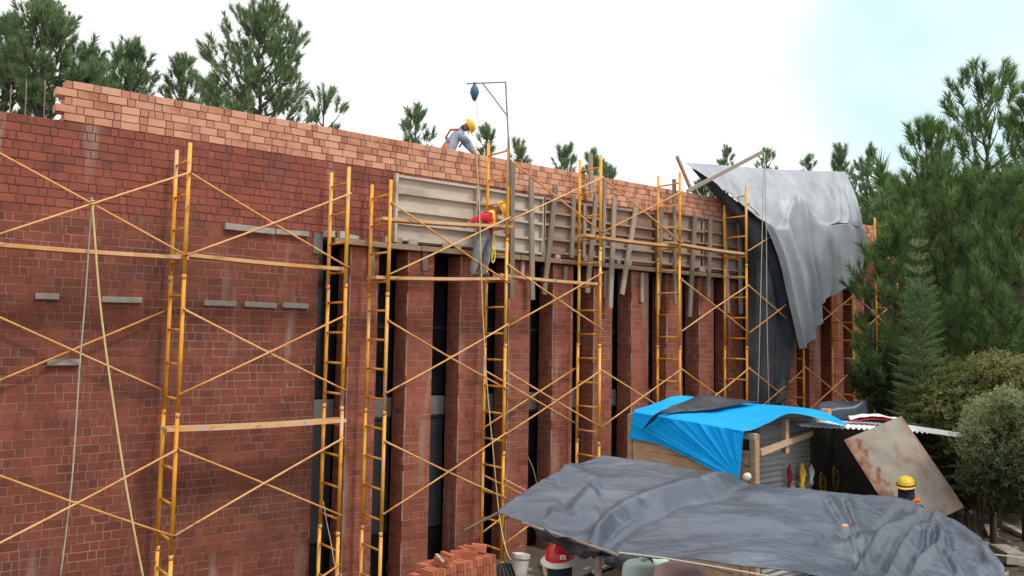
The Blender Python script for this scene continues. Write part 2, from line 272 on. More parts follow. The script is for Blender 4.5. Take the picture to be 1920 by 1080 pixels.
# ------------------------------------------------------------------ ground, roof slab
def make_ground():
    xs = np.concatenate([np.linspace(-160, -12, 14), np.linspace(-10, 34, 110), np.linspace(38, 400, 20)])
    ys = np.concatenate([np.linspace(-160, -10, 10), np.linspace(-8, 30, 100), np.linspace(34, 420, 20)])
    V = []
    for y in ys:
        for x in xs:
            z = ground_z(x, y)
            if -10 < x < 34 and -8 < y < 30: z += 0.10 * mnoise.fractal(Vector((x * 0.7, y * 0.7, 0)), 1.0, 2.0, 5) 
            V.append((x, y, z))
    nx = len(xs); Fc = [(j * nx + i, j * nx + i + 1, (j + 1) * nx + i + 1, (j + 1) * nx + i) for j in range(len(ys) - 1) for i in range(nx - 1)]
    o = link('ground', mesh_np('ground', np.array(V), np.array(Fc), M['soil'], smooth=True)); struct(o)
make_ground()
struct(MB().box((11, 19.0, 7.1), (30, 10.4, 0.2)).obj('roof', M['roofc']))

# ------------------------------------------------------------------ bricks
YW = 13.5
def unit_brick(seed, bx=0.014, bz=0.03):
    r = random.Random(seed); j = lambda a: r.uniform(-a, a)
    back = [(0, 1, 0), (1, 1, 0), (1, 1, 1), (0, 1, 1)]
    mid = [(0 + j(.006), 0.03, 0 + j(.02)), (1 + j(.006), 0.03, 0 + j(.02)), (1 + j(.006), 0.03, 1 + j(.02)), (0 + j(.006), 0.03, 1 + j(.02))]
    fr = [(bx + j(.008), 0 + abs(j(.03)), bz + j(.02)), (1 - bx + j(.008), abs(j(.03)), bz + j(.02)), (1 - bx + j(.008), abs(j(.03)), 1 - bz + j(.02)), (bx + j(.008), abs(j(.03)), 1 - bz + j(.02))]
    V = back + mid + fr
    Fq = [(8, 9, 10, 11)] + [(4 + i, 4 + (i + 1) % 4, 8 + (i + 1) % 4, 8 + i) for i in range(4)] + [(i, (i + 1) % 4, 4 + (i + 1) % 4, 4 + i) for i in range(4)] + [(3, 2, 1, 0)]
    return np.array(V), np.array(Fq)
UB = [unit_brick(s) for s in range(6)]
UBM = {}
def unit_mesh(k, mname):
    if (k, mname) not in UBM: UBM[(k, mname)] = mesh_np('brick', UB[k][0], UB[k][1], M[mname])
    return UBM[(k, mname)]
# a brick: (origin, length, depth, height, turn)   turn 0 faces -Y, -90 faces -X (length runs towards +Y ... )
ROT = {0: Matrix.Identity(3), -90: Matrix.Rotation(math.radians(-90), 3, 'Z'), 90: Matrix.Rotation(math.radians(90), 3, 'Z')}
def brick_obj(b, mname, parent):
    o = bpy.data.objects.new('brick', unit_mesh(RNG.randrange(6), mname)); COL.objects.link(o)
    o.location = b[0]; o.scale = (b[1], b[2], b[3]); o.rotation_euler = (0, 0, math.radians(b[4])); adopt(o, parent); return o
def brick_mass(bs, mname, parent, name='brickwork'):
    if not bs: return
    Vs, Fs = [], []; off = 0
    for b in bs:
        v, f = UB[RNG.randrange(6)]; R3 = np.array(ROT[b[4]])
        Vs.append((v * np.array([b[1], b[2], b[3]])) @ R3.T + np.array(b[0])); Fs.append(f + off); off += len(v)
    o = link(name, mesh_np(name, np.concatenate(Vs), np.concatenate(Fs), M[mname]), parent); o['kind'] = 'stuff'; return o
def spans(x0, x1, rng, L=0.245, S=0.098, joint=0.012, phase=None):
    """stretchers with snapped headers between them, sometimes a run of headers"""
    x = x0 - (phase if phase is not None else rng.uniform(0, L)); res = []; k = rng.random() < 0.5
    while x < x1:
        if k: 
            n = 1 if rng.random() < 0.82 else rng.choice((2, 2, 3, 4))
            for _ in range(n):
                w = S * rng.uniform(0.8, 1.2); res.append((x, x + w)); x += w + joint
        else:
            n = 1 if rng.random() < 0.78 else 2
            for _ in range(n):
                w = L * rng.uniform(0.94, 1.06); res.append((x, x + w)); x += w + joint
        k = not k
    out = []
    for a, b in res:
        a, b = max(a, x0), min(b, x1)
        if b - a > 0.03: out.append((a, b))
    return out
CH = 0.1262                                  # course height
def score(b):
    p = b[0]; u, v, d = proj((p[0] + b[1] / 2, p[1], p[2] + b[3] / 2))
    if not (-20 < u < 1940 and -20 < v < 1090): return -1
    return b[1] * b[3] / d ** 2

# solid wall with the band over the pillars
XE, ZT, ZB = 6.39, 7.43, 5.98
wall = thing('brick_wall', (2.5, YW, -0.8), 'long dark red brick wall with lime streaks behind the scaffolding', 'wall')
wl = []
nc = int((ZT + 0.9) / CH)
for c in range(nc):
    z = ZT - (c + 1) * CH
    x1 = XE if z < ZB - 0.01 else 25.0
    for a, b in spans(-2.0, x1, RNG):
        wl.append(((a, YW - RNG.uniform(0.0, 0.006), z + 0.006 + RNG.uniform(-0.002, 0.002)), b - a, 0.1, CH - 0.013, 0))
def hidden_band(b): return b[0][0] > 7.75 and b[0][2] > 5.9
wl.sort(key=lambda b: -(score(b) if not hidden_band(b) else -1))
up = lambda b: b[0][2] > 6.0
for b in wl[:300]: brick_obj(b, 'brick_up' if up(b) else 'brick_old', wall)
brick_mass([b for b in wl[300:] if up(b)], 'brick_up', wall); brick_mass([b for b in wl[300:] if not up(b)], 'brick_old', wall)
MB().box(((XE - 2) / 2 - 0.0, YW + 0.1225, (6.05 - 0.9) / 2), (XE + 1.99, 0.24, 6.05 + 0.9)).obj('mortar', M['mortar_low'], wall)
MB().box((11.5, YW + 0.128, (6.05 + ZT - 0.006) / 2 + 0.002), (26.99, 0.24, ZT - 0.006 - 6.05 - 0.004)).obj('mortar', M['mortar_up'], wall)
# timber offcuts left in the wall
for (x0, x1, y0, y1) in ((421, 514, 421, 437), (516, 577, 430, 443), (382, 442, 563, 574), (458, 517, 566, 577), (530, 577, 568, 578), (66, 110, 549, 562), (190, 265, 556, 568), (88, 151, 673, 685)):
    a = at(x0, (y0 + y1) / 2 - 1, YW - 0.03); b = at(x1, (y0 + y1) / 2 + 1, YW - 0.03); h = 0.085 if y0 != 421 else 0.10
    mb = MB(); mb.box(((a.x + b.x) / 2, YW - 0.03, (a.z + b.z) / 2), (b.x - a.x, 0.09, h), Matrix.Rotation(RNG.uniform(-0.02, 0.02), 3, 'Y'))
    mb.obj('timber_offcut', M['putlog'], wall)
a = at(596, 456, YW - 0.012); MB().box(a, (0.17, 0.02, 0.36)).obj('mortar_patch', M['slab'], wall)

# new lighter courses on top
par = thing('brick_parapet', (2.4, YW, ZT), 'five fresh salmon brick courses laid on top of the dark wall', 'parapet')
pl = []
for c in range(5):
    z = ZT + c * 0.121
    x0 = 2.33 - (0.115 if c in (1, 3) else 0.0) 
    for a, b in spans(x0, 25.0, RNG, L=0.262, S=0.10, phase=0.0):
        pl.append(((a, YW - RNG.uniform(0.0, 0.008), z + 0.008 + RNG.uniform(-0.002, 0.002)), b - a, 0.24, 0.121 - 0.012, 0))
pl.sort(key=lambda b: -score(b))
hd_ = lambda b: b[1] < 0.15
for b in pl[:300]: brick_obj(b, 'brick_end' if hd_(b) else 'brick_new', par)
brick_mass([b for b in pl[300:] if not hd_(b)], 'brick_new', par); brick_mass([b for b in pl[300:] if hd_(b)], 'brick_end', par)
MB().box(((2.40 + 24.99) / 2, YW + 0.13, ZT + 0.2975), (24.99 - 2.40, 0.22, 0.590)).obj('mortar', M['mortar_new'], par)

# pillars
PW, PD, PS = 0.57, 0.45, 1.19
names = ['brick pillar nearest the solid brick wall, behind two ladder frames', 'second brick pillar from the solid wall, with a short timber hanging on it', 'third brick pillar from the solid wall, behind the worker in red',
         'fourth brick pillar from the solid wall, just right of the hoist frame', 'fifth brick pillar from the solid wall, in the doubly braced bay', 'sixth brick pillar from the solid wall, behind a ladder frame',
         'seventh brick pillar from the solid wall, above the blue sheet', 'eighth brick pillar from the solid wall, behind the shed peak', 'ninth brick pillar from the solid wall, under three leaning timbers', 'tenth brick pillar from the solid wall, beside the hanging black sheet',
         'brick pillar behind the hanging black sheet', 'brick pillar in the shade under the silver sheet', 'shaded brick pillar behind the last visible ladder frame', 'brick pillar half hidden by the rounded pine', 'last brick pillar lost behind the pines']
for k in range(15):
    xr = 7.56 + PS * k; xl = xr - PW; g0 = -0.85 if k < 2 else -0.1
    p = thing('brick_pillar', ((xl + xr) / 2, YW + PD / 2, g0), names[k], 'pillar', 'brick pillars along the facade')
    fl, sl, rl = [], [], []
    for c in range(int((5.98 - g0) / CH) + 1):
        z = 5.98 - (c + 1) * CH
        if z < g0 - 0.1: break
        for a, b in spans(xl, xr, RNG, L=0.245, S=0.10, phase=0.0 if c % 2 else 0.11):
            fl.append(((a, YW - RNG.uniform(0, 0.004), z + 0.006), b - a, 0.08, CH - 0.013, 0))
        for a, b in spans(YW + 0.088, YW + PD, RNG, L=0.23, S=0.10, phase=0.0):
            sl.append(((xl - RNG.uniform(0, 0.004), b, z + 0.006), b - a, 0.08, CH - 0.013, -90))
            rl.append(((xr + RNG.uniform(0, 0.004), a, z + 0.006), b - a, 0.08, CH - 0.013, 90))
    if k < 5:
        fl.sort(key=lambda b: -score(b)); bs = fl + sl; own = bs[:290]; rest = bs[290:] + rl
        for b in own: brick_obj(b, 'brick_pil', p)
        brick_mass(rest, 'brick_pil', p)
    else: brick_mass(fl + sl + rl, 'brick_pil', p)
    MB().box(((xl + xr) / 2, YW + PD / 2, (5.975 + g0) / 2), (PW - 0.009, PD - 0.009, 5.975 - g0)).obj('mortar', M['mortar_pil'], p)
    mb = MB(); zz = g0
    while zz < 5.9:
        h = RNG.uniform(0.25, 0.9); w = RNG.uniform(0.012, 0.03); z2 = min(5.96, zz + h)
        mb.box((xl + w / 2 - 0.008, YW + 0.0155 - 0.008 - RNG.uniform(0, 0.002), (zz + z2) / 2), (w, 0.031, z2 - zz)); zz = z2 + RNG.choice((0.003, 0.2, 0.4))
    mb.obj('mortar_smear', M['mortar_pil'], p)

# glazing behind the pillars
gz = thing('window_wall', (14, YW + 0.56, 0), 'tall dark glazing recessed behind the brick pillars', 'window wall')
edges = [(XE, 7.56 - PW)] + [(7.56 + PS * k, 7.56 + PS * (k + 1) - PW) for k in range(14)]
for i, (a, b) in enumerate(edges):
    a -= 0.02; b += 0.02; yb = YW + 0.56
    for z0, z1, m in ((-0.8, 0.75, 'glass'), (0.8, 2.85, 'glass_lit' if i < 3 else 'glass'), (3.28, 4.55, 'glass'), (4.6, 5.985, 'glass')):
        o = MB().box(((a + b) / 2, yb, (z0 + z1) / 2), (b - a, 0.02, z1 - z0)).obj('pane', M[m], gz)
    mb = MB()
    for z in (0.775, 2.865, 4.575): mb.box(((a + b) / 2, yb - 0.02, z), (b - a, 0.05, 0.05))
    mb.box((a + (b - a) * 0.32, yb - 0.022, 2.6), (0.045, 0.045, 6.7)); mb.obj('mullion', M['frame_dark'], gz)
    MB().box(((a + b) / 2, yb - 0.01, 3.07), (b - a, 0.08, 0.36)).obj('spandrel_panel', M['slab'], gz)
MB().box((11.5, YW + 0.53, 6.04), (26.9, 0.56, 0.1)).obj('added_soffit', M['frame_dark'], gz)  # slab added to block sky light leaking in above the panes
struct(MB().box((-2.06, 18.8, 3.1), (0.1, 10.2, 7.82)).box((25.06, 18.8, 3.1), (0.1, 10.2, 7.82)).box((11.5, 24.1, 3.1), (27, 0.15, 7.82)).obj('rear_wall', M['slab']))

# ------------------------------------------------------------------ scaffolding
YF, YB = 12.62, 13.27
XS = [1.30, 3.86, 6.46, 7.25, 9.81, 12.27, 14.76, 17.22, 19.62, 22.05, 24.5]
TOP = [9.21, 7.21, 7.21, 7.10, 8.25, 8.27, 8.25, 8.25, 8.25, 8.25, 8.25]
def frame(x, top, nsec, par_, zmin, lean=0.0):
    for s in range(nsec):
        z1 = top - 2 * s; z0 = max(z1 - 2.0, zmin)
        mb = MB()
        for y in (YF, YB):
            jx = RNG.uniform(-0.008, 0.008)
            mb.tube([(x + jx, y, z0), (x + jx, y, z1 - 0.02)], 0.031, 10)
        f = mb.obj('frame', M['orange'], par_, True)
        WORLD[f.name] = WORLD[par_.name]; f.matrix_parent_inverse = Matrix.Translation(-WORLD[par_.name])
        for r in range(4):
            z = z1 - 0.27 - 0.5 * r
            if z < z0 + 0.05: break
            o = MB().tube([(x, YF + 0.02, z), (x, YB - 0.02, z)], 0.019, 8).obj('rung', M['orange'], None, True); o.parent = f; 
        for y in (YF, YB):
            if s < nsec - 1:
                o = MB().tube([(x, y, z0 - 0.035), (x, y, z0 + 0.035)], 0.035, 10).obj('coupler', M['brace'], None, True); o.parent = f
def brace(x0, x1, zu, zl, y, par_):
    dy = -0.045 if y == YF else 0.045
    mb = MB(); bd = RNG.uniform(-0.022, 0.012)
    mb.tube([(x0 + (x1 - x0) * k / 6, y + dy, zu + (zl - zu) * k / 6 + bd * math.sin(math.pi * k / 6)) for k in range(7)], 0.0165, 6)
    mb.tube([(x0 + (x1 - x0) * k / 6, y + dy * 1.8, zl + (zu - zl) * k / 6 + bd * math.sin(math.pi * k / 6)) for k in range(7)], 0.0165, 6)
    for (x, z) in ((x0, zu), (x1, zl), (x0, zl), (x1, zu)): mb.tube([(x, y, z), (x, y + dy * 2.2, z)], 0.012, 6)
    mb.tube([((x0 + x1) / 2, y + dy * 0.8, (zu + zl) / 2), ((x0 + x1) / 2, y + dy * 2.1, (zu + zl) / 2)], 0.014, 6)
    mb.obj('cross_brace', M['brace'], par_, True)
def base_plates(xs, z, par_):
    for x in xs:
        for y in (YF, YB):
            mb = MB(); g = ground_z(x, y) + 0.0; mb.box((x, y, g + 0.02), (0.16, 0.16, 0.02)); mb.tube([(x, y, g + 0.02), (x, y, max(z, g + 0.1))], 0.02, 8); mb.obj('base_jack', M['steel'], par_)
s1 = thing('scaffold', (3.9, 12.9, -0.8), 'orange scaffold of ladder frames standing against the solid brick wall', 'scaffold')
for i, n in ((0, 5), (1, 4), (2, 4)): frame(XS[i], TOP[i], n, s1, -0.79)
for lv in range(4):
    zu, zl = 6.74 - 2 * lv, 5.52 - 2 * lv
    brace(XS[0], XS[1], zu, zl, YB if lv == 1 else YF, s1); brace(XS[1], XS[2], zu, zl, YF, s1)
base_plates(XS[:3], -0.7, s1)
s2 = thing('scaffold', (13, 12.9, 0), 'long orange scaffold of ladder frames in front of the brick pillars', 'scaffold')
for i, n in ((3, 4), (4, 5), (5, 5), (6, 5), (7, 5)): frame(XS[i], TOP[i], n, s2, -0.79 if i == 3 else 0.1)
for lv in range(3): brace(XS[3], XS[4], 6.68 - 2.02 * lv, 5.45 - 2.0 * lv, YF, s2)
for b_, lvs in ((4, (0, 1, 2, 3)), (5, (0, 2, 3)), (6, (1, 2, 3))):
    for lv in lvs:
        brace(XS[b_], XS[b_ + 1], 7.78 - 2 * lv, 6.62 - 2 * lv, YF, s2)
        if b_ == 4 and lv in (2, 3): brace(XS[b_], XS[b_ + 1], 7.78 - 2 * lv, 6.62 - 2 * lv, YB, s2)
base_plates(XS[3:8], 0.1, s2)
s3 = thing('scaffold', (22, 12.9, 0), 'shaded orange scaffold standing under the silver sheet', 'scaffold')
for i in (8, 9, 10): frame(XS[i], TOP[i], 4, s3, 0.1)
for b_ in (8, 9):
    for lv in range(4): brace(XS[b_], XS[b_ + 1], 7.78 - 2 * lv, 6.62 - 2 * lv, YF, s3)
for lv in range(4): brace(XS[7], XS[8], 7.78 - 2 * lv, 6.62 - 2 * lv, YF, s3)
base_plates(XS[8:], 0.1, s3)

def splank(x0, z0, x1, z1, label, y=12.80, w=0.26, m='plank_steel', t=0.055):
    mb = MB(); a, b = Vector((x0, y, z0)), Vector((x1, y, z1)); n = 8
    pts = [a.lerp(b, i / n) - Vector((0, 0, 0.02 * math.sin(math.pi * i / n))) for i in range(n + 1)]
    for i in range(n):
        p, q = pts[i], pts[i + 1]
        mb.add([(p.x, y - w / 2, p.z - t / 2), (q.x, y - w / 2, q.z - t / 2), (q.x, y + w / 2, q.z - t / 2), (p.x, y + w / 2, p.z - t / 2), (p.x, y - w / 2, p.z + t / 2), (q.x, y - w / 2, q.z + t / 2), (q.x, y + w / 2, q.z + t / 2), (p.x, y + w / 2, p.z + t / 2)],
               [(0, 3, 2, 1), (4, 5, 6, 7), (0, 1, 5, 4), (3, 7, 6, 2)] + ([(0, 4, 7, 3)] if i == 0 else []) + ([(1, 2, 6, 5)] if i == n - 1 else []))
    return tag(mb.obj('scaffold_plank', M[m]), label, 'plank', 'scaffold planks')
splank(0.9, 5.515, 3.93, 5.50, 'worn scaffold plank running out of the picture past the hanging ropes')
splank(3.80, 5.555, 6.52, 5.50, 'worn scaffold plank ending at the frame beside the first pillar', y=12.86)
splank(3.72, 3.01, 6.55, 3.01, 'yellow edged lower scaffold board in front of the solid wall', y=12.78, w=0.34)
splank(7.12, 6.40, 9.95, 6.53, 'upper plank at chest height of the worker in red', y=12.75)
splank(7.06, 5.39, 10.0, 5.54, 'plank on which the worker in red stands', y=12.85, w=0.34)
splank(9.7, 5.585, 12.36, 5.55, 'plank right of the worker in red, continuing his walkway', y=12.78)
splank(11.95, 6.55, 14.95, 6.55, 'high plank in front of the middle formwork', y=12.85)
splank(14.5, 6.605, 17.3, 6.55, 'high plank reaching the frame beside the hanging black sheet', y=12.78)

# ------------------------------------------------------------------ formwork
def fpanel(x0, x1, z0, z1, zs, m, label, tilt=0.0, stile=True):
    r = thing('formwork_panel', ((x0 + x1) / 2, 13.43, z0), label, 'formwork', 'formwork panels above the pillars')
    R = Matrix.Rotation(tilt, 3, 'Y'); c = Vector(((x0 + x1) / 2, 13.44, (z0 + z1) / 2))
    def P(x, y, z): return c + R @ (Vector((x, y, z)) - c)
    zz = sorted(zs)
    bounds = [z0] + zz[1:-1] + [z1]
    for i in range(len(bounds) - 1):
        MB().box(P((x0 + x1) / 2, 13.443 + RNG.uniform(-0.004, 0.004), (bounds[i] + bounds[i + 1]) / 2), (x1 - x0 - 0.01, 0.022, bounds[i + 1] - bounds[i] - 0.008), R).obj('board', M[m], r)
    for z in zs: MB().box(P((x0 + x1) / 2, 13.385 + RNG.uniform(-0.004, 0.004), z), (x1 - x0, 0.088, 0.045), R).obj('batten', M['wood_grey'] if False else M[m], r)
    if stile:
        for x in (x0 - 0.028, x1 + 0.028): MB().box(P(x, 13.386, (z0 + z1) / 2), (0.05, 0.10, z1 - z0 + 0.03), R).obj('stile', M[m], r)
fpanel(7.83, 9.60, 6.12, 7.36, (7.33, 7.03, 6.71, 6.47, 6.17), 'ply_grey', 'pale grey formwork panel with broad ledges left of the worker in red')
fpanel(9.68, 11.30, 6.10, 7.35, (7.32, 7.02, 6.78, 6.45, 6.16), 'ply_grey', 'grey formwork panel behind the hoist frame', 0.008)
fpanel(11.38, 12.95, 6.12, 7.36, (7.32, 7.04, 6.78, 6.48, 6.20), 'ply_brown', 'grey brown formwork panel next to the ladder frame with two planks')
fpanel(13.0, 14.75, 6.12, 7.34, (7.34, 6.98, 6.75, 6.45, 6.2), 'ply_brown', 'reddish formwork panel with bare brick showing above it', -0.006, False)
fpanel(14.82, 16.5, 6.14, 7.47, (7.44, 7.08, 6.80, 6.5, 6.2), 'ply_brown', 'dark brown formwork panel with a tie knot between its timbers', 0.004, False)
fpanel(16.56, 18.9, 6.12, 7.47, (7.44, 7.1, 6.8, 6.5, 6.2), 'ply_brown', 'dark formwork panel disappearing behind the black sheet', 0.0, False)

ledg = [(6.60, 8.35, 'timber ledger over the first pillar, carrying rubble and wedges'), (8.37, 10.72, 'timber ledger under the pale grey formwork panel'), (10.74, 13.1, 'timber ledger under the grey formwork behind the long timbers'), (13.12, 15.6, 'timber ledger under the reddish formwork panel'), (15.62, 18.9, 'timber ledger running behind the black sheet')]
for i, (x0, x1, lb) in enumerate(ledg):
    o = MB().box(((x0 + x1) / 2, 13.405, 6.035), (x1 - x0, 0.14, 0.095), Matrix.Rotation(RNG.uniform(-0.004, 0.004), 3, 'Y')).obj('timber_ledger', M['ledger'])
    tag(o, lb, 'timber', 'timber ledgers under the formwork')
blk = [(617, 444, 14, 11, 'pale stone wedge on the ledger, nearest the solid wall'), (640, 446, 9, 12, 'small stone wedge between two larger ones above the first pillar'), (661, 449, 16, 7, 'flat stone wedge beside the ladder frame above the first pillar'), (725, 454, 10, 10, 'wooden wedge under the corner of the pale panel'), (746, 457, 8, 10, 'wooden wedge second from the corner of the pale panel'), (772, 459, 15, 10, 'wide wooden wedge under the pale panel'), (834, 468, 12, 9, 'wooden wedge behind the crossing braces'), (858, 465, 8, 8, 'little yellow wooden wedge left of the worker in red'),
       (1020, 484, 14, 8, 'dark wooden wedge between two long timbers right of the hoist'), (1043, 486, 9, 7, 'small wooden wedge on the ledger behind a leaning timber'), (1095, 489, 10, 8, 'wooden wedge right of the ladder frame with two planks'), (1157, 496, 7, 9, 'wooden wedge between two timbers in the open middle bay'), (1178, 497, 8, 10, 'wooden wedge at the foot of a steeply leaning timber'), (1314, 505, 14, 9, 'crooked wooden wedge beside the ninth pillar'), (1324, 503, 16, 6, 'bent wooden wedge left of the last timbers')]
for (px, py, w, h, lb) in blk:
    p = at(px, py, 13.39); s = 1 / 95.0 * p.y / 12.62 * (1 + (px - 900) / 2300)
    o = MB().box((p.x, 13.39, max(p.z, 6.085 + h * s / 2)), (w * s * 1.2, 0.12, h * s), Matrix.Rotation(RNG.uniform(-0.06, 0.06), 3, 'Y')).obj('wedge_block', M['stub_grey'] if px < 680 else M['wood_grey'])
    tag(o, lb, 'wedge', 'wedges on the timber ledgers')

ups = [((961, 304), (959, 560), 9, 'grey timber standing against the hoist frame', 13.28), ((996, 333), (998, 562), 9, 'straight grey timber right of the hoist frame'), ((1042, 352), (1020, 552), 9, 'leaning pale timber with a tie knot near its head'), ((1076, 366), (1072, 483), 7, 'short straight timber just left of a ladder frame'), ((1096, 384), (1094, 484), 6, 'thin timber half hidden between the uprights of a ladder frame'),
       ((1118, 364), (1101, 549), 9, 'leaning timber inside the ladder frame with two planks'), ((1107, 288), (1109, 370), 8, 'tall grey timber rising above the wall top behind a ladder frame'), ((1134, 336), (1130, 500), 6, 'slim pinkish timber hugging a ladder frame post'), ((1152, 369), (1144, 577), 9, 'brown timber with its foot hanging lowest in the middle bay'), ((1194, 378), (1166, 552), 9, 'steeply leaning timber in the open middle bay'),
       ((1240, 387), (1233, 580), 9, 'grey timber with a dark knot behind a ladder frame'), ((1264, 336), (1266, 570), 7, 'tall dark timber close behind a yellow post'), ((1303, 404), (1293, 594), 9, 'leaning pale timber left of two straight ones'), ((1332, 406), (1328, 557), 8, 'straight timber between the leaning pale one and the last ladder frame'), ((1358, 402), (1365, 587), 8, 'timber leaning rightwards inside the last open ladder frame'), ((1386, 408), (1390, 589), 8, 'last timber before the hanging black sheet')]
for u in ups:
    (a, b, w, lb) = u[:4]; Yp = u[4] if len(u) > 4 else 13.315
    p = at(a[0], a[1], Yp); q = at(b[0], b[1], Yp); wm = w / proj(p)[2] * 1.0; wm = w * proj(p)[2] / F / 0.9
    me = MB().box((0, 0, 0), (wm, 0.045, 1.0)).mesh('timber_prop', M['wood_grey'])
    o = link('timber_prop', me); d = (p - q); o.location = (p + q) / 2; o.rotation_euler = (0, math.atan2(d.x, d.z), 0); o.scale = (1, 1, d.length)
    tag(o, lb, 'timber', 'timbers propped against the formwork')
stubs = [(797, 470, 508, 9, 'short timber hanging on the second pillar'), (697, 462, 521, 9, 'timber hanging on the first pillar behind a ladder frame'), (980, 490, 522, 7, 'small pale timber on the fourth pillar'), (1060, 500, 528, 7, 'small pale timber on the fifth pillar'), (1136, 508, 560, 6, 'pale timber on the sixth pillar beside a ladder post'), (1204, 512, 566, 7, 'brown timber with a ragged foot on the seventh pillar')]
for (px, y0, y1, w, lb) in stubs:
    p = at(px, y0, 13.45); q = at(px - 1, y1, 13.45); wm = w * proj(p)[2] / F / 0.9
    o = MB().beam(q, p, wm, 0.05).obj('hanging_timber', M['wood_grey']); tag(o, lb, 'timber', 'short timbers nailed to the pillars')

# ------------------------------------------------------------------ sheets (draped cloth)
def catmull(P, t):
    n = len(P) - 1; x = min(max(t, 0), 1) * n; i = min(int(x), n - 1); f = x - i
    p0, p1, p2, p3 = P[max(i - 1, 0)], P[i], P[i + 1], P[min(i + 2, n)]
    return 0.5 * ((2 * p1) + (p2 - p0) * f + (2 * p0 - 5 * p1 + 4 * p2 - p3) * f * f + (3 * p1 - p0 - 3 * p2 + p3) * f ** 3)
def sheet(name, rows, nu, nv, disp, mats, parent=None, thick=0.006, lin_v=False):
    """rows: list (v) of lists (u) of Vectors; disp(u, v, p) -> Vector offset"""
    V = []
    R_ = [[catmull(r, i / (nu - 1)) for i in range(nu)] for r in rows]
    for j in range(nv):
        for i in range(nu):
            colp = [R_[k][i] for k in range(len(rows))]
            p = catmull(colp, j / (nv - 1)); V.append(p + disp(i / (nu - 1), j / (nv - 1), p))
    Fc = np.array([(j * nu + i, j * nu + i + 1, (j + 1) * nu + i + 1, (j + 1) * nu + i) for j in range(nv - 1) for i in range(nu - 1)])
    me = mesh_np(name, np.array([tuple(v) for v in V]), Fc, mats, smooth=True); o = link(name, me, parent)
    md = o.modifiers.new('thickness', 'SOLIDIFY'); md.thickness = thick; md.offset = 0
    if isinstance(mats, (list, tuple)) and len(mats) > 1: md.material_offset = 1; md.material_offset_rim = 0
    return o
def ridged(p, s, o=3):
    v = 0; a = 1.0
    for k in range(o): v += a * (1 - abs(mnoise.noise(Vector(p) * s))); s *= 2.1; a *= 0.5
    return v
def seg_prof(px, py, poly, w):
    """signed distance based crease: high on one side of the polyline, low on the other"""
    best = 1e9; sg = 0; tt = 0
    for k in range(len(poly) - 1):
        ax, ay = poly[k]; bx, by = poly[k + 1]; dx, dy = bx - ax, by - ay; L2 = dx * dx + dy * dy
        t = max(0, min(1, ((px - ax) * dx + (py - ay) * dy) / L2)); qx, qy = ax + dx * t, ay + dy * t; d = math.hypot(px - qx, py - qy)
        if d < best: best = d; sg = 1 if (dx * (py - ay) - dy * (px - ax)) > 0 else -1; tt = (k + t) / (len(poly) - 1)
    x = sg * best / w
    return x, tt

# silver / black sheet hung over the end of the scaffold
G = [[(1285, 305, 13.4), (1345, 309, 13.35), (1420, 315, 13.3), (1490, 319, 13.3), (1545, 321, 13.25), (1585, 322, 13.2)],
     [(1362, 364, 12.9), (1412, 366, 12.85), (1462, 348, 12.8), (1520, 362, 12.85), (1560, 368, 12.8), (1604, 372, 12.75)],
     [(1432, 414, 12.45), (1462, 424, 12.42), (1500, 366, 12.45), (1530, 414, 12.42), (1574, 418, 12.4), (1619, 425, 12.4)],
     [(1462, 490, 12.36), (1487, 492, 12.3), (1510, 470, 12.34), (1540, 482, 12.3), (1576, 462, 12.34), (1623, 458, 12.35)],
     [(1482, 576, 12.34), (1504, 572, 12.28), (1526, 556, 12.33), (1543, 532, 12.28), (1576, 512, 12.32), (1620, 484, 12.34)],
     [(1500, 656, 12.33), (1514, 640, 12.28), (1530, 606, 12.32), (1541, 560, 12.28), (1572, 549, 12.32), (1611, 503, 12.34)]]
rows = [[at(x, y, Y) for x, y, Y in r] for r in G]
mixr = lambda a, b, f: [p.lerp(q, f) for p, q in zip(a, b)]
rows = rows[:2] + [mixr(rows[1], rows[2], 0.8), rows[2], mixr(rows[2], rows[3], 0.18)] + rows[3:]      # a firm bend over the rail
PLE = [(0.06, 0.03, 0.10, 0.035), (0.21, 0.05, 0.13, 0.045), (0.40, -0.02, 0.17, 0.030), (0.50, 0.10, 0.11, 0.034), (0.66, -0.06, 0.12, 0.050), (0.85, 0.05, 0.15, 0.030), (0.945, 0.0, 0.13, 0.026)]
SCR = [([(1172, 455), (1140, 620), (1100, 760), (1060, 900)], 7, 0.10), ([(1172, 455), (1235, 640), (1290, 900), (1335, 1100), (1350, 1200)], 6, 0.11), ([(1174, 470), (1200, 700), (1215, 1000), (1235, 1300)], 6, 0.09),
       ([(1180, 470), (1270, 650), (1325, 725)], 6, 0.07), ([(1535, 280), (1505, 560), (1480, 720)], 7, 0.09), ([(1545, 290), (1575, 600), (1640, 1060)], 6, 0.11), ([(1538, 290), (1545, 650), (1520, 900), (1450, 1000)], 6, 0.10), ([(1552, 290), (1620, 520), (1700, 880)], 6, 0.08),
       ([(1310, 722), (1420, 745), (1540, 705)], 5, 0.075), ([(1360, 830), (1420, 905), (1545, 780)], 6, 0.035), ([(985, 755), (1000, 950), (1060, 1180), (1150, 1600)], 6, 0.10), ([(1085, 660), (1050, 900), (1080, 1250)], 7, 0.08), ([(1000, 760), (1100, 690), (1168, 480)], 8, 0.05),
       ([(600, 360), (760, 480), (870, 640), (985, 755)], 9, 0.05), ([(470, 230), (700, 330), (1100, 430)], 9, 0.035), ([(520, 260), (900, 420), (1160, 480)], 9, 0.04), ([(1340, 1000), (1390, 1200), (1400, 1400)], 6, 0.09), ([(900, 700), (960, 1000), (1010, 1400), (1130, 1750)], 6, 0.08)]
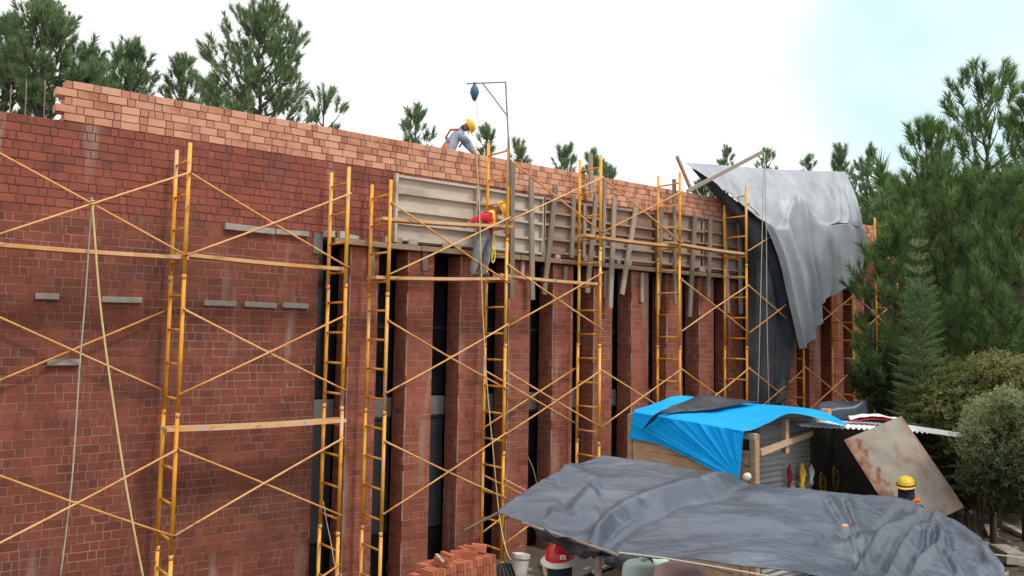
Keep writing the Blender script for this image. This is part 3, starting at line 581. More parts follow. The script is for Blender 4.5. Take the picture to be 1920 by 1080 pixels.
def dsilver(u, v, p):
    hang = sstep(0.32, 0.55, v); o = Vector((0, 0, 0))
    ph = u * 34 + 2.2 * math.sin(u * 9 + 1) + 1.2 * math.sin(v * 5 + u * 7)
    o.y += hang * 0.03 * math.sin(ph * 0.36 + 2)
    o.z += (1 - hang) * 0.05 * math.sin(u * 25 + v * 14) * sstep(0, 0.12, v)
    r = ridged((p.x * 1.3, p.y, p.z * 0.35), 1.5, 3) - 1.0
    o.y -= 0.028 * r * sstep(0, 0.1, v); o.z += 0.02 * r * (1 - hang) * sstep(0, 0.1, v)
    wv = 0.012 * math.sin(v * 9 + u * 5)
    for u0, sl, am, w in PLE:
        x = (u + wv - u0 - sl * (v - 0.45)) / w
        if abs(x) < 3.5: o.y -= 1.15 * am * math.exp(-x * x) * sstep(0.36, 0.62, v)
    for u0, sl, am, w in ((0.86, 0.10, 0.06, 0.016), (0.93, 0.05, 0.07, 0.014), (0.97, 0.0, 0.06, 0.012), (0.78, 0.25, 0.035, 0.02)):     # folds falling from the outer top corner
        x = (u + wv - u0 + sl * (0.4 - v) * -1.0) / w
        if abs(x) < 3.5: o.y -= am * math.exp(-x * x) * sstep(0.02, 0.2, v) * sstep(0.62, 0.40, v); o.z += 0.5 * am * math.exp(-x * x) * sstep(0.02, 0.2, v) * sstep(0.5, 0.3, v)
    q = v - 0.50 - 0.03 * math.sin(u * 12)
    if 0.70 < u < 0.93: o.y += 0.07 * math.exp(-(q / 0.018) ** 2) * sstep(0.70, 0.76, u) * sstep(0.93, 0.87, u)
    return o
tr = thing('silver_tarpaulin', at(1500, 500, 12.4), 'large silver sheet with black underside draped over the far end of the scaffold', 'tarpaulin')
sheet('sheet', rows, 190, 170, dsilver, [M['blacksheet'], M['silver']], tr)
GB = [[(1296, 314, 13.38), (1330, 332, 13.2), (1375, 372, 12.9), (1434, 418, 12.55)],
      [(1336, 360, 13.3), (1368, 384, 13.0), (1402, 418, 12.75), (1452, 468, 12.5)],
      [(1400, 440, 13.05), (1415, 470, 12.8), (1440, 500, 12.62), (1472, 520, 12.48)],
      [(1407, 560, 12.95), (1425, 570, 12.75), (1455, 580, 12.6), (1490, 600, 12.5)],
      [(1408, 660, 12.92), (1430, 660, 12.75), (1456, 662, 12.62), (1489, 660, 12.52)],
      [(1409, 765, 12.92), (1430, 765, 12.75), (1454, 763, 12.62), (1474, 745, 12.52)]]
def dblack(u, v, p):
    o = Vector((0, 0, 0)); o.y = 0.06 * math.sin(u * 17 + v * 2) * sstep(0.2, 0.5, v) + 0.05 * (ridged((p.x, p.y, p.z * 0.35), 1.6, 3) - 1); return o
rowsb = [[at(x, y, Y) for x, y, Y in r] for r in GB]
tb = thing('black_tarpaulin', at(1440, 600, 12.7), 'dark plastic sheet hanging straight down beside the silver sheet', 'tarpaulin')
sheet('sheet', rowsb, 50, 90, dblack, [M['blacksheet'], M['blacksheet']], tb)

# grey canopy in the foreground
GC = [[(1130, 855, 9.4), (1250, 872, 9.4), (1400, 907, 9.3), (1560, 924, 9.1), (1695, 938, 9.0), (1750, 965, 8.7), (1832, 1008, 8.2), (1884, 1072, 7.6)],
      [(1045, 886, 8.7), (1195, 905, 8.6), (1345, 930, 8.5), (1510, 955, 8.4), (1660, 985, 8.2), (1740, 1010, 8.0), (1818, 1050, 7.7), (1880, 1105, 7.1)],
      [(988, 920, 8.0), (1130, 955, 7.7), (1285, 985, 7.5), (1455, 1005, 7.4), (1610, 1040, 7.2), (1712, 1070, 7.1), (1800, 1105, 6.9), (1868, 1150, 6.6)],
      [(932, 962, 7.4), (1050, 1004, 6.9), (1165, 1040, 6.5), (1300, 1052, 6.45), (1440, 1070, 6.4), (1580, 1092, 6.3), (1720, 1140, 6.2), (1840, 1200, 6.0)]]
rowsc = [[atd(*q) for q in r] for r in GC]
crease = [([(1112, 1032), (1150, 985), (1180, 965), (1280, 928), (1420, 900)], 13, 0.085), ([(1130, 1030), (1185, 985), (1260, 950)], 8, 0.03), ([(1040, 885), (1100, 915), (1060, 960)], 16, 0.05), ([(1700, 945), (1640, 1010), (1600, 1080)], 8, 0.04), ([(1745, 962), (1690, 1020), (1660, 1085)], 9, 0.055), ([(1745, 962), (1760, 1010), (1720, 1060)], 8, 0.05),
          ([(1545, 928), (1590, 1000), (1615, 1080)], 6, 0.02), ([(1580, 930), (1610, 1010), (1635, 1085)], 6, 0.022), ([(1760, 1015), (1840, 1045), (1880, 1080)], 7, 0.04), ([(1700, 1010), (1760, 1015), (1800, 1090)], 8, 0.045), ([(1745, 962), (1800, 1000), (1850, 1050)], 8, 0.04), ([(1720, 955), (1665, 990), (1560, 1020)], 9, 0.03), ([(1745, 962), (1735, 1020), (1700, 1090)], 7, 0.04), ([(1770, 990), (1790, 1040), (1840, 1090)], 7, 0.035), ([(1300, 890), (1350, 920), (1460, 940)], 9, 0.02), ([(1020, 975), (1080, 985), (1130, 970)], 12, 0.03), ([(1230, 1000), (1330, 985), (1500, 990)], 18, 0.02)]
def dcanopy(u, v, p):
    x, y, d = proj(p); z = 0
    for poly, w, am in crease:
        s, t = seg_prof(x, y, poly, w)
        if abs(s) < 4: z += am * (math.exp(-((s + 0.7) ** 2)) - 0.8 * math.exp(-((s - 0.7) ** 2))) * sstep(0, 0.12, t) * (1 if t < 0.9 else (1 - t) * 10)
    z += 0.015 * (ridged((p.x * 0.7, p.y * 1.6, 0), 0.9, 4) - 1.1) + 0.010 * (ridged((p.x * 1.2 + p.y, p.y * 2.6, 4), 1.6, 4) - 1.1)
    z += 0.03 * sstep(0.55, 1.0, u) * (ridged((p.x * 1.5, p.y * 1.1, 3), 1.9, 4) - 1.1)
    for sc_, am in ((2.6, 0.0065), (5.5, 0.003)):
        w_ = mnoise.noise(Vector((p.x * sc_ * 0.8 + 7, p.y * sc_ * 1.3, 1.7))); z += am * ((1 - abs(w_) * 1.6) ** 5 if abs(w_) < 0.62 else 0) * (0.15 + 1.1 * u)
    z += 0.005 * math.sin(u * 40 + v * 9) * sstep(0.7, 1, v)
    return Vector((0, 0, z))
cn = thing('canopy_tarpaulin', (6.5, 5.2, ground_z(6.5, 5.2)), 'large slate grey plastic canopy sagging in the foreground', 'canopy')
sheet('sheet', rowsc, 320, 170, dcanopy, [M['blacksheet'], M['canopy']], cn)
fl = [[atd(*q) for q in r] for r in ([(985, 982, 7.12), (1040, 1000, 6.9), (1100, 1020, 6.68), (1160, 1041, 6.5)], [(1005, 1000, 7.1), (1052, 1022, 6.93), (1100, 1036, 6.74), (1150, 1041, 6.56)], [(1015, 1004, 7.14), (1062, 1034, 7.0), (1100, 1046, 6.83), (1138, 1043, 6.62)])]
sheet('flap', fl, 36, 16, lambda u, v, p: Vector((0.03 * math.sin(u * 12 + v * 6), 0.03 * math.sin(u * 9), 0.012 * math.sin(u * 30))), [M['canopy'], M['blacksheet']], cn)
MB().tube([atd(872, 994, 7.75), atd(935, 961, 7.42)], 0.012, 6).tube([atd(980, 980, 7.15), atd(1160, 1041, 6.48)], 0.012, 6).obj('rod', M['rebar'], cn)
pb = atd(1122, 1042, 6.75); MB().tube([(pb.x, pb.y, ground_z(pb.x, pb.y) - 0.2), (pb.x, pb.y, pb.z)], 0.028, 8).obj('pole', M['rebar'], cn)
for (px, py, d) in ((1260, 882, 9.3), (1560, 932, 9.0), (1745, 975, 8.6), (1700, 1140, 6.3)):
    p = atd(px, py, d); MB().tube([(p.x, p.y, ground_z(p.x, p.y) - 0.2), (p.x, p.y, p.z - 0.03)], 0.03, 8).obj('pole', M['wood_tan'], cn)
MB().tube([atd(1160, 1036, 6.47), atd(1250, 1047, 6.45), atd(1350, 1064, 6.4), atd(1440, 1080, 6.35)], 0.006, 5).obj('edge_rope', M['rope_g'], cn)
pt = atd(1585, 994, 7.6); MB().box(pt + Vector((0, 0, 0.035)), (0.10, 0.05, 0.02), Matrix.Rotation(0.6, 3, 'Z')).obj('torn_patch', M['brick_new'], cn)

# ------------------------------------------------------------------ shed with blue sheet
SX, SY0, SY1 = 10.30, 7.45, 9.85
shed = thing('tool_shed', (12.5, 8.8, 0.4), 'makeshift plank and zinc tool shed under the blue sheet', 'shed')
gsh = 0.35
for k in range(13):                                           # plank wall facing left
    z0 = gsh + 0.05 + k * 0.222
    if z0 > 2.82: break
    MB().box((SX + RNG.uniform(-0.006, 0.006), (SY0 + SY1) / 2, z0 + 0.108), (0.03, SY1 - SY0 - 0.14, 0.212), Matrix.Rotation(RNG.uniform(-0.006, 0.006), 3, 'X')).obj('plank', M['wood_tan'], shed)
for (x, y, z1) in ((SX + 0.03, SY0, 3.08), (SX + 0.03, SY1, 3.18), (SX + 0.0, SY0 + 0.26, 2.78)):
    MB().box((x, y, (z1 + gsh - 0.1) / 2), (0.10, 0.10, z1 - gsh + 0.1)).obj('post', M['wood_tan'], shed)
MB().box((SX + 0.01, SY0 + 0.16, 3.05), (0.08, 0.42, 0.09)).obj('rail', M['wood_tan'], shed)
p0, p1 = at(1425, 849, 7.55), at(1522, 812, 8.55); MB().beam(p0, p1, 0.09, 0.05).obj('brace', M['wood_tan'], shed)
p0, p1 = at(1472, 786, 8.1), at(1472, 849, 8.1); MB().beam(p1, p0, 0.09, 0.09).obj('post', M['wood_tan'], shed)
def corr(a, b, c, d, n, amp, name, m, par_, along=True, nv=2):
    """corrugated sheet over the quad a b (one edge) c d (other edge, same order)"""
    a, b, c, d = map(Vector, (a, b, c, d)); nrm = (b - a).cross(c - a).normalized(); V = []; k = n * 6 + 1
    for j in range(nv):
        for i in range(k):
            t = i / (k - 1); e0 = a.lerp(b, t); e1 = c.lerp(d, t); V.append(e0.lerp(e1, j / (nv - 1)) + nrm * amp * math.sin(2 * math.pi * n * t))
    Fc = np.array([(j * k + i, j * k + i + 1, (j + 1) * k + i + 1, (j + 1) * k + i) for j in range(nv - 1) for i in range(k - 1)])
    o = link(name, mesh_np(name, np.array([tuple(v) for v in V]), Fc, M[m], smooth=True), par_); md = o.modifiers.new('t', 'SOLIDIFY'); md.thickness = 0.006; return o
x0, x1, yy = at(1426, 850, 8.62).x, at(1521, 850, 8.62).x, 8.62
corr((x0, yy, gsh), (x0, yy, 2.02), (x1, yy, gsh), (x1, yy, 2.02), 18, 0.014, 'zinc_sheet', 'corr', shed)
corr((x0, yy + 0.03, 2.0), (x0, yy + 0.03, 3.0), (x1, yy + 0.03, 2.0), (x1, yy + 0.03, 3.0), 11, 0.014, 'zinc_sheet', 'corr', shed)
MB().box((13.45, 9.88, 1.6), (5.95, 0.05, 2.8)).obj('back_wall', M['shed_gloom'], shed)
MB().box((16.4, 8.9, 1.6), (0.05, 2.8, 2.6)).obj('side_wall', M['shed_gloom'], shed)
fL, fR, bR, bL = atd(1496, 797, 13.9), atd(1760, 812, 15.0), atd(1752, 803, 16.6), atd(1570, 786, 16.6)
corr(fL, fR, bL, bR, 26, 0.022, 'zinc_roof', 'white_sheet', shed)
MB().beam(atd(1700, 801, 14.9), atd(1827, 820, 14.6), 0.085, 0.06).obj('roof_rail', M['white_sheet'], shed)
rl2, rr2 = Vector((10.35, 8.7, 3.1)), Vector((14.2, 8.7, 3.0)); MB().beam(rl2, rr2, 0.08, 0.06).beam((10.35, 9.85, 3.16), (14.4, 9.85, 3.1), 0.08, 0.06).obj('rafter', M['wood_tan'], shed)
bx = MB(); pbx = at(1402, 893, 7.36); bx.lathe([(0.0, -0.02), (0.05, -0.02), (0.055, 0.05), (0.045, 0.07), (0.0, 0.075)], pbx, 12, Matrix.Rotation(-1.2, 3, 'Z') @ Matrix.Rotation(1.5708, 3, 'X')); bx.obj('lamp_socket', M['hat_white'], shed, True)

BT = thing('blue_tarpaulin', (11.5, 8.8, 3.1), 'bright blue sheet stretched over the shed roof and down its plank side', 'tarpaulin')
GT = [[(1190, 770, 14.02), (1232, 755, 14.8), (1275, 742, 15.5), (1345, 751, 15.8), (1410, 757, 15.9), (1480, 762, 15.7), (1540, 771, 15.2), (1590, 796, 14.5)],
      [(1189, 771, 14.0), (1226, 765, 14.3), (1270, 763, 14.6), (1340, 773, 14.7), (1412, 778, 14.6), (1478, 772, 14.6), (1530, 773, 14.4), (1588, 797, 14.1)],
      [(1188, 772, 13.96), (1222, 778, 13.5), (1270, 786, 13.0), (1335, 797, 12.5), (1397, 808, 11.98), (1440, 793, 12.6), (1488, 775, 13.4), (1586, 798, 13.7)]]
sheet('roof_sheet', [[atd(*q) for q in r] for r in GT], 90, 40, lambda u, v, p: Vector((0, 0, 0.03 * (ridged((p.x, p.y, 1), 0.9, 3) - 1.1) * sstep(0, .2, v) * sstep(1, .8, v))), [M['blue'], M['blue']], BT)
GD = [[(1188, 772, 13.94), (1222, 778, 13.48), (1270, 786, 12.98), (1335, 797, 12.48), (1397, 808, 11.96)],
      [(1185, 797, 13.92), (1226, 805, 13.4), (1276, 820, 12.92), (1334, 838, 12.42), (1391, 857, 11.92)],
      [(1182, 823, 13.9), (1230, 831, 13.36), (1280, 852, 12.88), (1332, 878, 12.38), (1385, 905, 11.9)]]
def dblue(u, v, p):
    x, y, d = proj(p); an = math.atan2(y - 900, x - 1388); r = math.hypot(x - 1388, y - 900)
    a = 0.030 * sstep(5, 60, r) * sstep(330, 60, r); k = (1 - abs(math.sin(an * 13))) ** 3 + 0.5 * (1 - abs(math.sin(an * 22 + 1))) ** 3
    return Vector((-a * k - 0.012 * ridged((p.x, p.y * 2, p.z * 2), 2, 2), 0, 0)) * (1 if v > 0.02 else 0)
sheet('side_drape', [[atd(*q) for q in r] for r in GD], 110, 50, dblue, [M['blue'], M['blue']], BT)
GK = [[(1243, 782, 13.2), (1248, 775, 13.35), (1290, 757, 14.9), (1320, 745, 15.4), (1350, 748, 15.5), (1385, 754, 15.7), (1425, 758, 15.7)],
      [(1228, 800, 13.36), (1240, 783, 13.15), (1280, 772, 13.9), (1310, 770, 14.4), (1345, 768, 14.8), (1375, 764, 15.2), (1415, 759, 15.6)],
      [(1206, 815, 13.62), (1230, 788, 13.2), (1270, 779, 13.5), (1300, 777, 13.9), (1335, 773, 14.4), (1368, 768, 15.0), (1405, 760, 15.5)]]
ks = [[atd(*q) + Vector((0, 0, 0.05)) + Vector((-0.05, 0, 0)) for q in r] for r in GK]
o = sheet('black_sheet', ks, 60, 24, lambda u, v, p: Vector((0, 0, 0.05 * (ridged((p.x, p.y, 5), 1.4, 3) - 0.9) * sstep(0, 0.2, v) * sstep(1, 0.75, v))), [M['blacksheet'], M['blacksheet']]); tag(o, 'crumpled black plastic lying across the blue sheet', 'plastic sheet')

# things on and around the shed
cv = thing('covered_bundle', atd(1580, 775, 16.5), 'low bundle wrapped in black plastic on the far end of the shed roof', 'bundle')
GW = [[(1522, 786, 16.2), (1530, 772, 16.3), (1545, 755, 16.9), (1600, 753, 17.2), (1625, 752, 17.2), (1632, 780, 17.0)],
      [(1523, 788, 16.0), (1536, 778, 16.0), (1556, 766, 16.3), (1600, 762, 16.5), (1622, 754, 16.6), (1630, 783, 16.6)],
      [(1556, 788, 15.9), (1558, 783, 15.95), (1560, 768, 16.0), (1600, 764, 16.1), (1618, 757, 16.2), (1628, 786, 16.3)],
      [(1556, 790, 15.9), (1560, 789, 15.95), (1565, 788, 16.0), (1600, 788, 16.1), (1612, 787, 16.2), (1628, 788, 16.3)]]
sheet('wrap', [[atd(*q) for q in r] for r in GW], 50, 30, lambda u, v, p: Vector((0, 0, 0.03 * (ridged((p.x, p.y, p.z), 2.5, 3) - 1))), [M['blacksheet'], M['canopy']], cv)
o = MB().box(atd(1549, 773, 15.85), (0.22, 0.14, 0.13), Matrix.Rotation(0.3, 3, 'Z')).obj('brick', M['brick_new']); tag(o, 'single brick weighing down the black wrapped bundle', 'brick')
for (q, m, lb) in (([(1590, 786, 15.6), (1640, 783, 15.9), (1685, 790, 15.7)], 'red_banner', 'red and white folded banner on the shed roof'),):
    rws = [[atd(*c) for c in q], [atd(c[0] + 3, c[1] + 5, c[2] - 0.35) for c in q], [atd(c[0] + 8, c[1] + 9, c[2] - 0.6) for c in q]]
    bn = thing('folded_banner', atd(1640, 788, 15.6), lb, 'banner'); sheet('red_cloth', rws, 30, 10, lambda u, v, p: Vector((0, 0, 0.04 + 0.04 * (ridged((p.x, p.y, 2), 3, 2) - 0.8))), [M['red_banner']], bn)
    sheet('white_cloth', [[c + Vector((-0.25, -0.15, 0.03)) for c in r] for r in rws[:2]], 30, 8, lambda u, v, p: Vector((0, 0, 0.05 * ridged((p.x, p.y, 9), 3, 2))), [M['white_sheet']], bn)
rp_ = thing('steel_plate', atd(1690, 940, 14.7), 'rust edged steel plate leaning at a slant against the shed', 'steel plate')
A, B, C_, D = atd(1582, 825, 14.1), atd(1690, 780, 14.45), atd(1777, 968, 13.6), atd(1669, 1013, 13.25)
xa = (B - A); ya = (D - A); xa_l, ya_l = xa.length, ya.length; nx_ = xa.normalized(); nz_ = nx_.cross(ya).normalized(); ny_ = nz_.cross(nx_)
pm = MB(); n1, n2 = 8, 14
for side, off in ((0, -0.006), (1, 0.006)):
    vs = [(xa_l * i / n1, ya_l * j / n2, off + 0.012 * math.sin(3 * i / n1 + 1) * math.sin(2.5 * j / n2)) for j in range(n2 + 1) for i in range(n1 + 1)]
    fs = [(j * (n1 + 1) + i, j * (n1 + 1) + i + 1, (j + 1) * (n1 + 1) + i + 1, (j + 1) * (n1 + 1) + i) for j in range(n2) for i in range(n1)]
    pm.add(vs, fs if side else [f[::-1] for f in fs])
po = link('plate', pm.mesh('plate', M['rust'])); Mw = Matrix((nx_, ny_, nz_)).transposed().to_4x4(); Mw.translation = A; po.matrix_world = Mw
adopt(po, rp_)
md = po.modifiers.new('t', 'SOLIDIFY'); md.thickness = 0.004
o = MB().box((0, 0, 0), (0.95, 0.03, 2.2)).obj('grey_board', M['grey_board']); q = at(1735, 870, 8.95); o.location = (q.x, 8.95, 1.75); tag(o, 'plain grey board standing behind the leaning rusty plate', 'board')
def hanging(px, y0, y1, Y, w, m, lb, cat, name):
    p, q = at(px, y0, Y), at(px - 2, y1, Y); mb = MB(); n = 7
    for k in range(3):
        dx = (k - 1) * w * 0.3; mb.tube([p.lerp(q, i / n) + Vector((dx * (0.3 + 0.7 * i / n) + 0.01 * math.sin(i * 2 + k), 0.015 * math.sin(i + k), 0)) for i in range(n + 1)], [w * 0.24 * (1 + 0.25 * math.sin(i * 1.7 + k * 2)) * (0.6 if i == 0 else 1) for i in range(n + 1)], 7)
    tag(mb.obj(name, M[m], None, True), lb, cat)
hanging(1505, 868, 925, 8.52, 0.14, 'yellow', 'yellow raincoat hanging on the zinc wall of the shed', 'raincoat', 'raincoat')
hanging(1481, 872, 925, 8.52, 0.11, 'red_dark', 'dark red cloth hanging on the zinc wall left of the yellow raincoat', 'cloth', 'hanging_cloth')
hanging(1522, 872, 910, 8.45, 0.12, 'hat_grey', 'pale plastic bag hanging beside the shed opening', 'plastic bag', 'plastic_bag')
for i, (px, py, m, lb) in enumerate([(1548, 908, 'hose_ochre', 'ochre coil of hose inside the dark shed opening, near the zinc wall'), (1572, 897, 'hose_olive', 'olive coil hanging deep in the shed opening'), (1604, 915, 'red_dark', 'dark red coil lowest in the shed opening beside the rusty plate')]):
    c = at(px, py, 9.6); mb = MB(); mb.tube([c + Vector((0.09 * math.sin(t * 0.5) * (1 + 0.15 * math.sin(t)), 0.05 + 0.01 * t / 8, 0.15 * math.cos(t * 0.5) * (1 + 0.2 * math.sin(t * 1.3)) - 0.07 * math.sin(t * 0.21))) for t in range(26)], 0.018, 6); tag(mb.obj('hose_coil', M[m], None, True), lb, 'hose coil', 'hose coils in the shed')

# ------------------------------------------------------------------ hoist, ropes, loose timbers by the scaffold
hs = thing('hoist_frame', at(955, 290, YF), 'thin steel davit with a short arm above the scaffold', 'hoist')
pA, pB, pC, pD, pE = at(955, 290, YF - 0.06), at(951, 217, YF - 0.06), at(948, 154, YF - 0.06), at(875, 157, YF - 0.06), at(905, 156, YF - 0.06)
MB().tube([pA - Vector((0, 0, 0.6)), pA, pB, pC], 0.015, 7).obj('mast', M['steel'], hs); MB().tube([pC, pD], 0.014, 7).obj('arm', M['steel'], hs); MB().tube([pE, pB], 0.012, 7).obj('strut', M['steel'], hs)
pw = at(890, 158, YF - 0.06); pl_ = MB(); pl_.lathe([(0.0, -0.33), (0.04, -0.29), (0.085, -0.17), (0.075, -0.08), (0.03, -0.02), (0.035, 0.03), (0.0, 0.04)], pw, 12, None); tag(pl_.obj('pulley_block', M['bag_blue'], None, True), 'blue wrapped pulley hanging under the hoist arm', 'pulley')
def rope(pts, r, m, lb):
    P = [Vector(p) for p in pts]; Q = []
    for i in range(len(P) - 1):
        for k in range(6): Q.append(catmull(P, (i + k / 6) / (len(P) - 1)))
    Q.append(P[-1]); tag(MB().tube(Q, r, 6).obj('rope', M[m], None, True), lb, 'rope')
rope([at(893, 275, 12.48), at(899, 400, 12.5), at(905, 580, 12.5), at(913, 720, 12.5), at(925, 850, 12.5), at(936, 965, 12.45), at(950, 1035, 11.9), at(962, 1052, 11.4)], 0.011, 'rope_y', 'yellowish rope hanging from the hoist down past the worker in red')
rope([at(891, 188, 12.55), at(897, 230, 12.5), at(893, 275, 12.48)], 0.006, 'rope_g', 'thin pale line between pulley and scaffold top')
kn = at(173, 378, 12.5)
rope([kn, at(176, 420, 12.48), at(190, 590, 12.45), at(222, 820, 12.4), at(245, 960, 12.35), at(270, 1090, 12.3)], 0.014, 'rope_y', 'bright yellow rope slanting down across the solid wall from a brace crossing')
rope([kn + Vector((0.0, 0, 0.0)), at(168, 440, 12.6), at(160, 560, 12.65), at(150, 680, 12.7), at(135, 900, 12.75), at(113, 1085, 12.8)], 0.010, 'rope_g', 'pale rope hanging left of the bright yellow rope')
tag(MB().tube([kn + Vector((0.028 * math.cos(t), 0.028 * math.sin(t), -0.06 + 0.006 * t)) for t in np.arange(0, 18, 0.7)], 0.009, 5).obj('rope_knot', M['rope_y'], None, True), 'yellow rope lashing round the brace crossing', 'rope lashing')
rope([at(1433, 286, 12.1), at(1430, 400, 12.1), at(1426, 560, 12.1), at(1421, 765, 12.1)], 0.010, 'rope_g', 'left one of two pale ropes hanging before the black sheet')
rope([at(1434, 286, 12.1), at(1437, 450, 12.1), at(1438, 600, 12.1), at(1442, 765, 12.1)], 0.010, 'rope_g', 'right one of two pale ropes hanging before the black sheet')
tag(MB().beam(at(1288, 359, 12.95), at(1431, 284, 12.15), 0.085, 0.05).obj('hoist_beam', M['wood_grey']), 'grey timber beam poking up slantwise in front of the silver sheet', 'timber')
tag(MB().beam(at(1294, 352, 13.1), at(1269, 293, 13.0), 0.07, 0.05).obj('leaning_post', M['wood_tan']), 'pale leaning stick at the left corner of the silver sheet', 'timber')
rope([at(606, 940, 12.7), at(612, 975, 12.7), at(621, 1020, 12.66), at(630, 1065, 12.55), at(650, 1090, 12.4)], 0.008, 'rope_g', 'thin grey cable hanging inside the ladder frame beside the first opening')
rope([at(990, 857, 13.3), at(1000, 880, 13.3), at(1007, 910, 13.35)], 0.008, 'rope_g', 'short wire bent out of the gap beside the fourth pillar')
# rebar starters at the left end of the wall
for i, (px, y0, y1) in enumerate(((18, 160, 212), (47, 150, 216), (82, 150, 222))):
    a, b = at(px, y1 + 6, 13.62), at(px + 3, y0, 13.62); tag(MB().tube([a, b], 0.008, 6).obj('rebar_starter', M['rebar']), ('shortest thin rebar at the very left of the lower wall top', 'thin rebar standing on the wall top between two others', 'thin rebar standing nearest the toothed end of the parapet')[i], 'rebar', 'rebars on the wall top')

# ------------------------------------------------------------------ ground clutter
st = thing('brick_stack', (7.4, 10.6, 0.2), 'neat stack of bright orange bricks on the ground', 'brick stack')
UBK = MB().box((0, 0, 0), (0.068, 0.24, 0.115)).mesh('brick', M['brick_stack'])
ax = at(778, 1060, 10.35); bx_ = at(940, 1042, 10.85); 
def sb(p, rx, rz, scl=1.0):
    o = bpy.data.objects.new('brick', UBK); COL.objects.link(o); o.location = p; o.rotation_euler = (rx, 0, rz); adopt(o, st)
dirx = Vector((bx_.x - ax.x, bx_.y - ax.y, 0)).normalized(); diry = Vector((-dirx.y, dirx.x, 0)); ang = math.atan2(dirx.y, dirx.x)
ax.z -= 0.13; base = Vector((ax.x + 0.05, ax.y, 0)) + dirx * 0.3; g0 = ground_z(7.5, 10.5)
nz = 5
for L_ in range(nz):
    zt = ax.z + 0.02 - 0.125 * (L_ + 1) + 0.06
    if zt < g0 - 0.1: break
    for i in range(19):
        for j in range(2):
            if L_ == 0 and (i in (0, 1) and j == 1): continue
            sb(base + dirx * (0.078 * i + 0.04) + diry * (0.25 * j + 0.12) + Vector((0, 0, zt - 0.035 - 0.05 * (i / 19) + RNG.uniform(-0.008, 0.008))), 0.0, ang + RNG.uniform(-0.06, 0.06)) if (L_ % 2 == 0) else \
            sb(base + dirx * (0.078 * i + 0.04) + diry * (0.25 * j + 0.12) + Vector((0, 0, zt - 0.035 - 0.05 * (i / 19))), 0.0, ang + RNG.uniform(-0.05, 0.05))
topz = ax.z + 0.06
for (i, j, dz, rx, rz) in ((4.0, 0.4, 0.07, 0.0, 0.4), (8.5, 1.2, 0.05, 0.1, 0.2), (11, 1.0, 0.07, 0.0, 1.2), (13, 1.1, 0.08, 0.1, 0.1), (15.5, 1.2, 0.08, 0.0, 0.5), (17, 0.9, 0.10, 0.12, 1.0), (12, 0.5, 0.06, 0.0, 0.7)):
    sb(base + dirx * 0.078 * i + diry * 0.25 * j + Vector((0, 0, topz + dz - 0.085 - 0.05 * i / 19)), rx, rz)
tag(MB().beam(base + dirx * 0.22 + Vector((0, -0.02, topz + 0.015)), base + dirx * 0.42 + diry * 0.3 + Vector((0, 0, topz + 0.03)), 0.05, 0.02).obj('wood_scrap', M['board_pale']), 'pale wood splinter lying on the brick stack', 'wood scrap')

bp = atd(975, 1062, 14.0)
bk = thing('bucket', (bp.x, bp.y, bp.z - 0.2), 'grimy white plastic bucket beside the brick stack', 'bucket')
mb = MB(); mb.lathe([(0.0, -0.2), (0.115, -0.2), (0.125, -0.1), (0.145, 0.1), (0.147, 0.13), (0.158, 0.13), (0.158, 0.16), (0.15, 0.19), (0.156, 0.2), (0.146, 0.2), (0.138, 0.15), (0.135, 0.1), (0.0, 0.1)], bp, 24, Matrix.Rotation(0.12, 3, 'Y')); mb.obj('pail', M['bucket_w'], bk, True)
mb = MB(); mb.lathe([(0.0, 0.118), (0.136, 0.118)], bp, 20, Matrix.Rotation(0.12, 3, 'Y')); mb.obj('contents', M['brick_stack'], bk)
mb = MB(); mb.tube([bp + Vector((0.155 * math.cos(t), -0.06 * math.sin(t), 0.19 + 0.16 * math.sin(t))) for t in np.linspace(0, math.pi, 12)], 0.005, 5); mb.obj('handle', M['steel'], bk)
MB().box((bp.x, bp.y, (bp.z - 0.2 + ground_z(bp.x, bp.y) - 0.1) / 2), (0.62, 0.5, max(0.05, bp.z - 0.2 - ground_z(bp.x, bp.y) + 0.1))).obj('pallet_block', M['slab']); tag(bpy.data.objects['pallet_block'], 'low concrete block carrying the white bucket', 'block')
cp = atd(945, 1075, 11.5); rw = [[cp + Vector(v) for v in ((-0.10, 0, 0.12), (0, 0.05, 0.13), (0.10, 0, 0.12))], [cp + Vector(v) for v in ((-0.16, -0.05, -0.1), (0, -0.1, -0.1), (0.16, -0.05, -0.1))], [cp + Vector(v) for v in ((-0.22, -0.08, -0.5), (0, -0.14, -0.5), (0.22, -0.08, -0.5))]]
o = sheet('dark_cloth', rw, 30, 20, lambda u, v, p: Vector((0, 0.03 * math.sin(u * 30), 0)), [M['frame_dark']]); tag(o, 'dark grey cloth hung over a stump in front of the bucket', 'cloth')
def sack(px, py, d, r, m, lb, cat, name, sq=(1, 1, 1), seed=0):
    c = atd(px, py, d); mb = MB(); n = 18; pr = []
    for k in range(13):
        t = -math.pi / 2 + math.pi * k / 12; pr.append((r * math.cos(t) ** 0.6 if math.cos(t) > 0 else 0.0, r * math.sin(t)))
    mb.lathe(pr, (0, 0, 0), n)
    vs = []
    for v in mb.v:
        v = Vector(v); f = 1 + 0.16 * mnoise.noise(v * (2.2 / r) * 0.5 + Vector((seed, 0, 0))) + 0.07 * mnoise.noise(v * 6 / r * 0.5 + Vector((0, seed, 0))); vs.append(c + Vector((v.x * sq[0] * f, v.y * sq[1] * f, v.z * sq[2] * f)))
    mb.v = [tuple(v) for v in vs]; tag(mb.obj(name, M[m], None, True), lb, cat)
sack(1188, 1053, 9.6, 0.2, 'blacksheet', 'crumpled black plastic bag behind the canopy pole', 'plastic bag', 'plastic_bag', (1.1, 1.0, 0.55), 3)
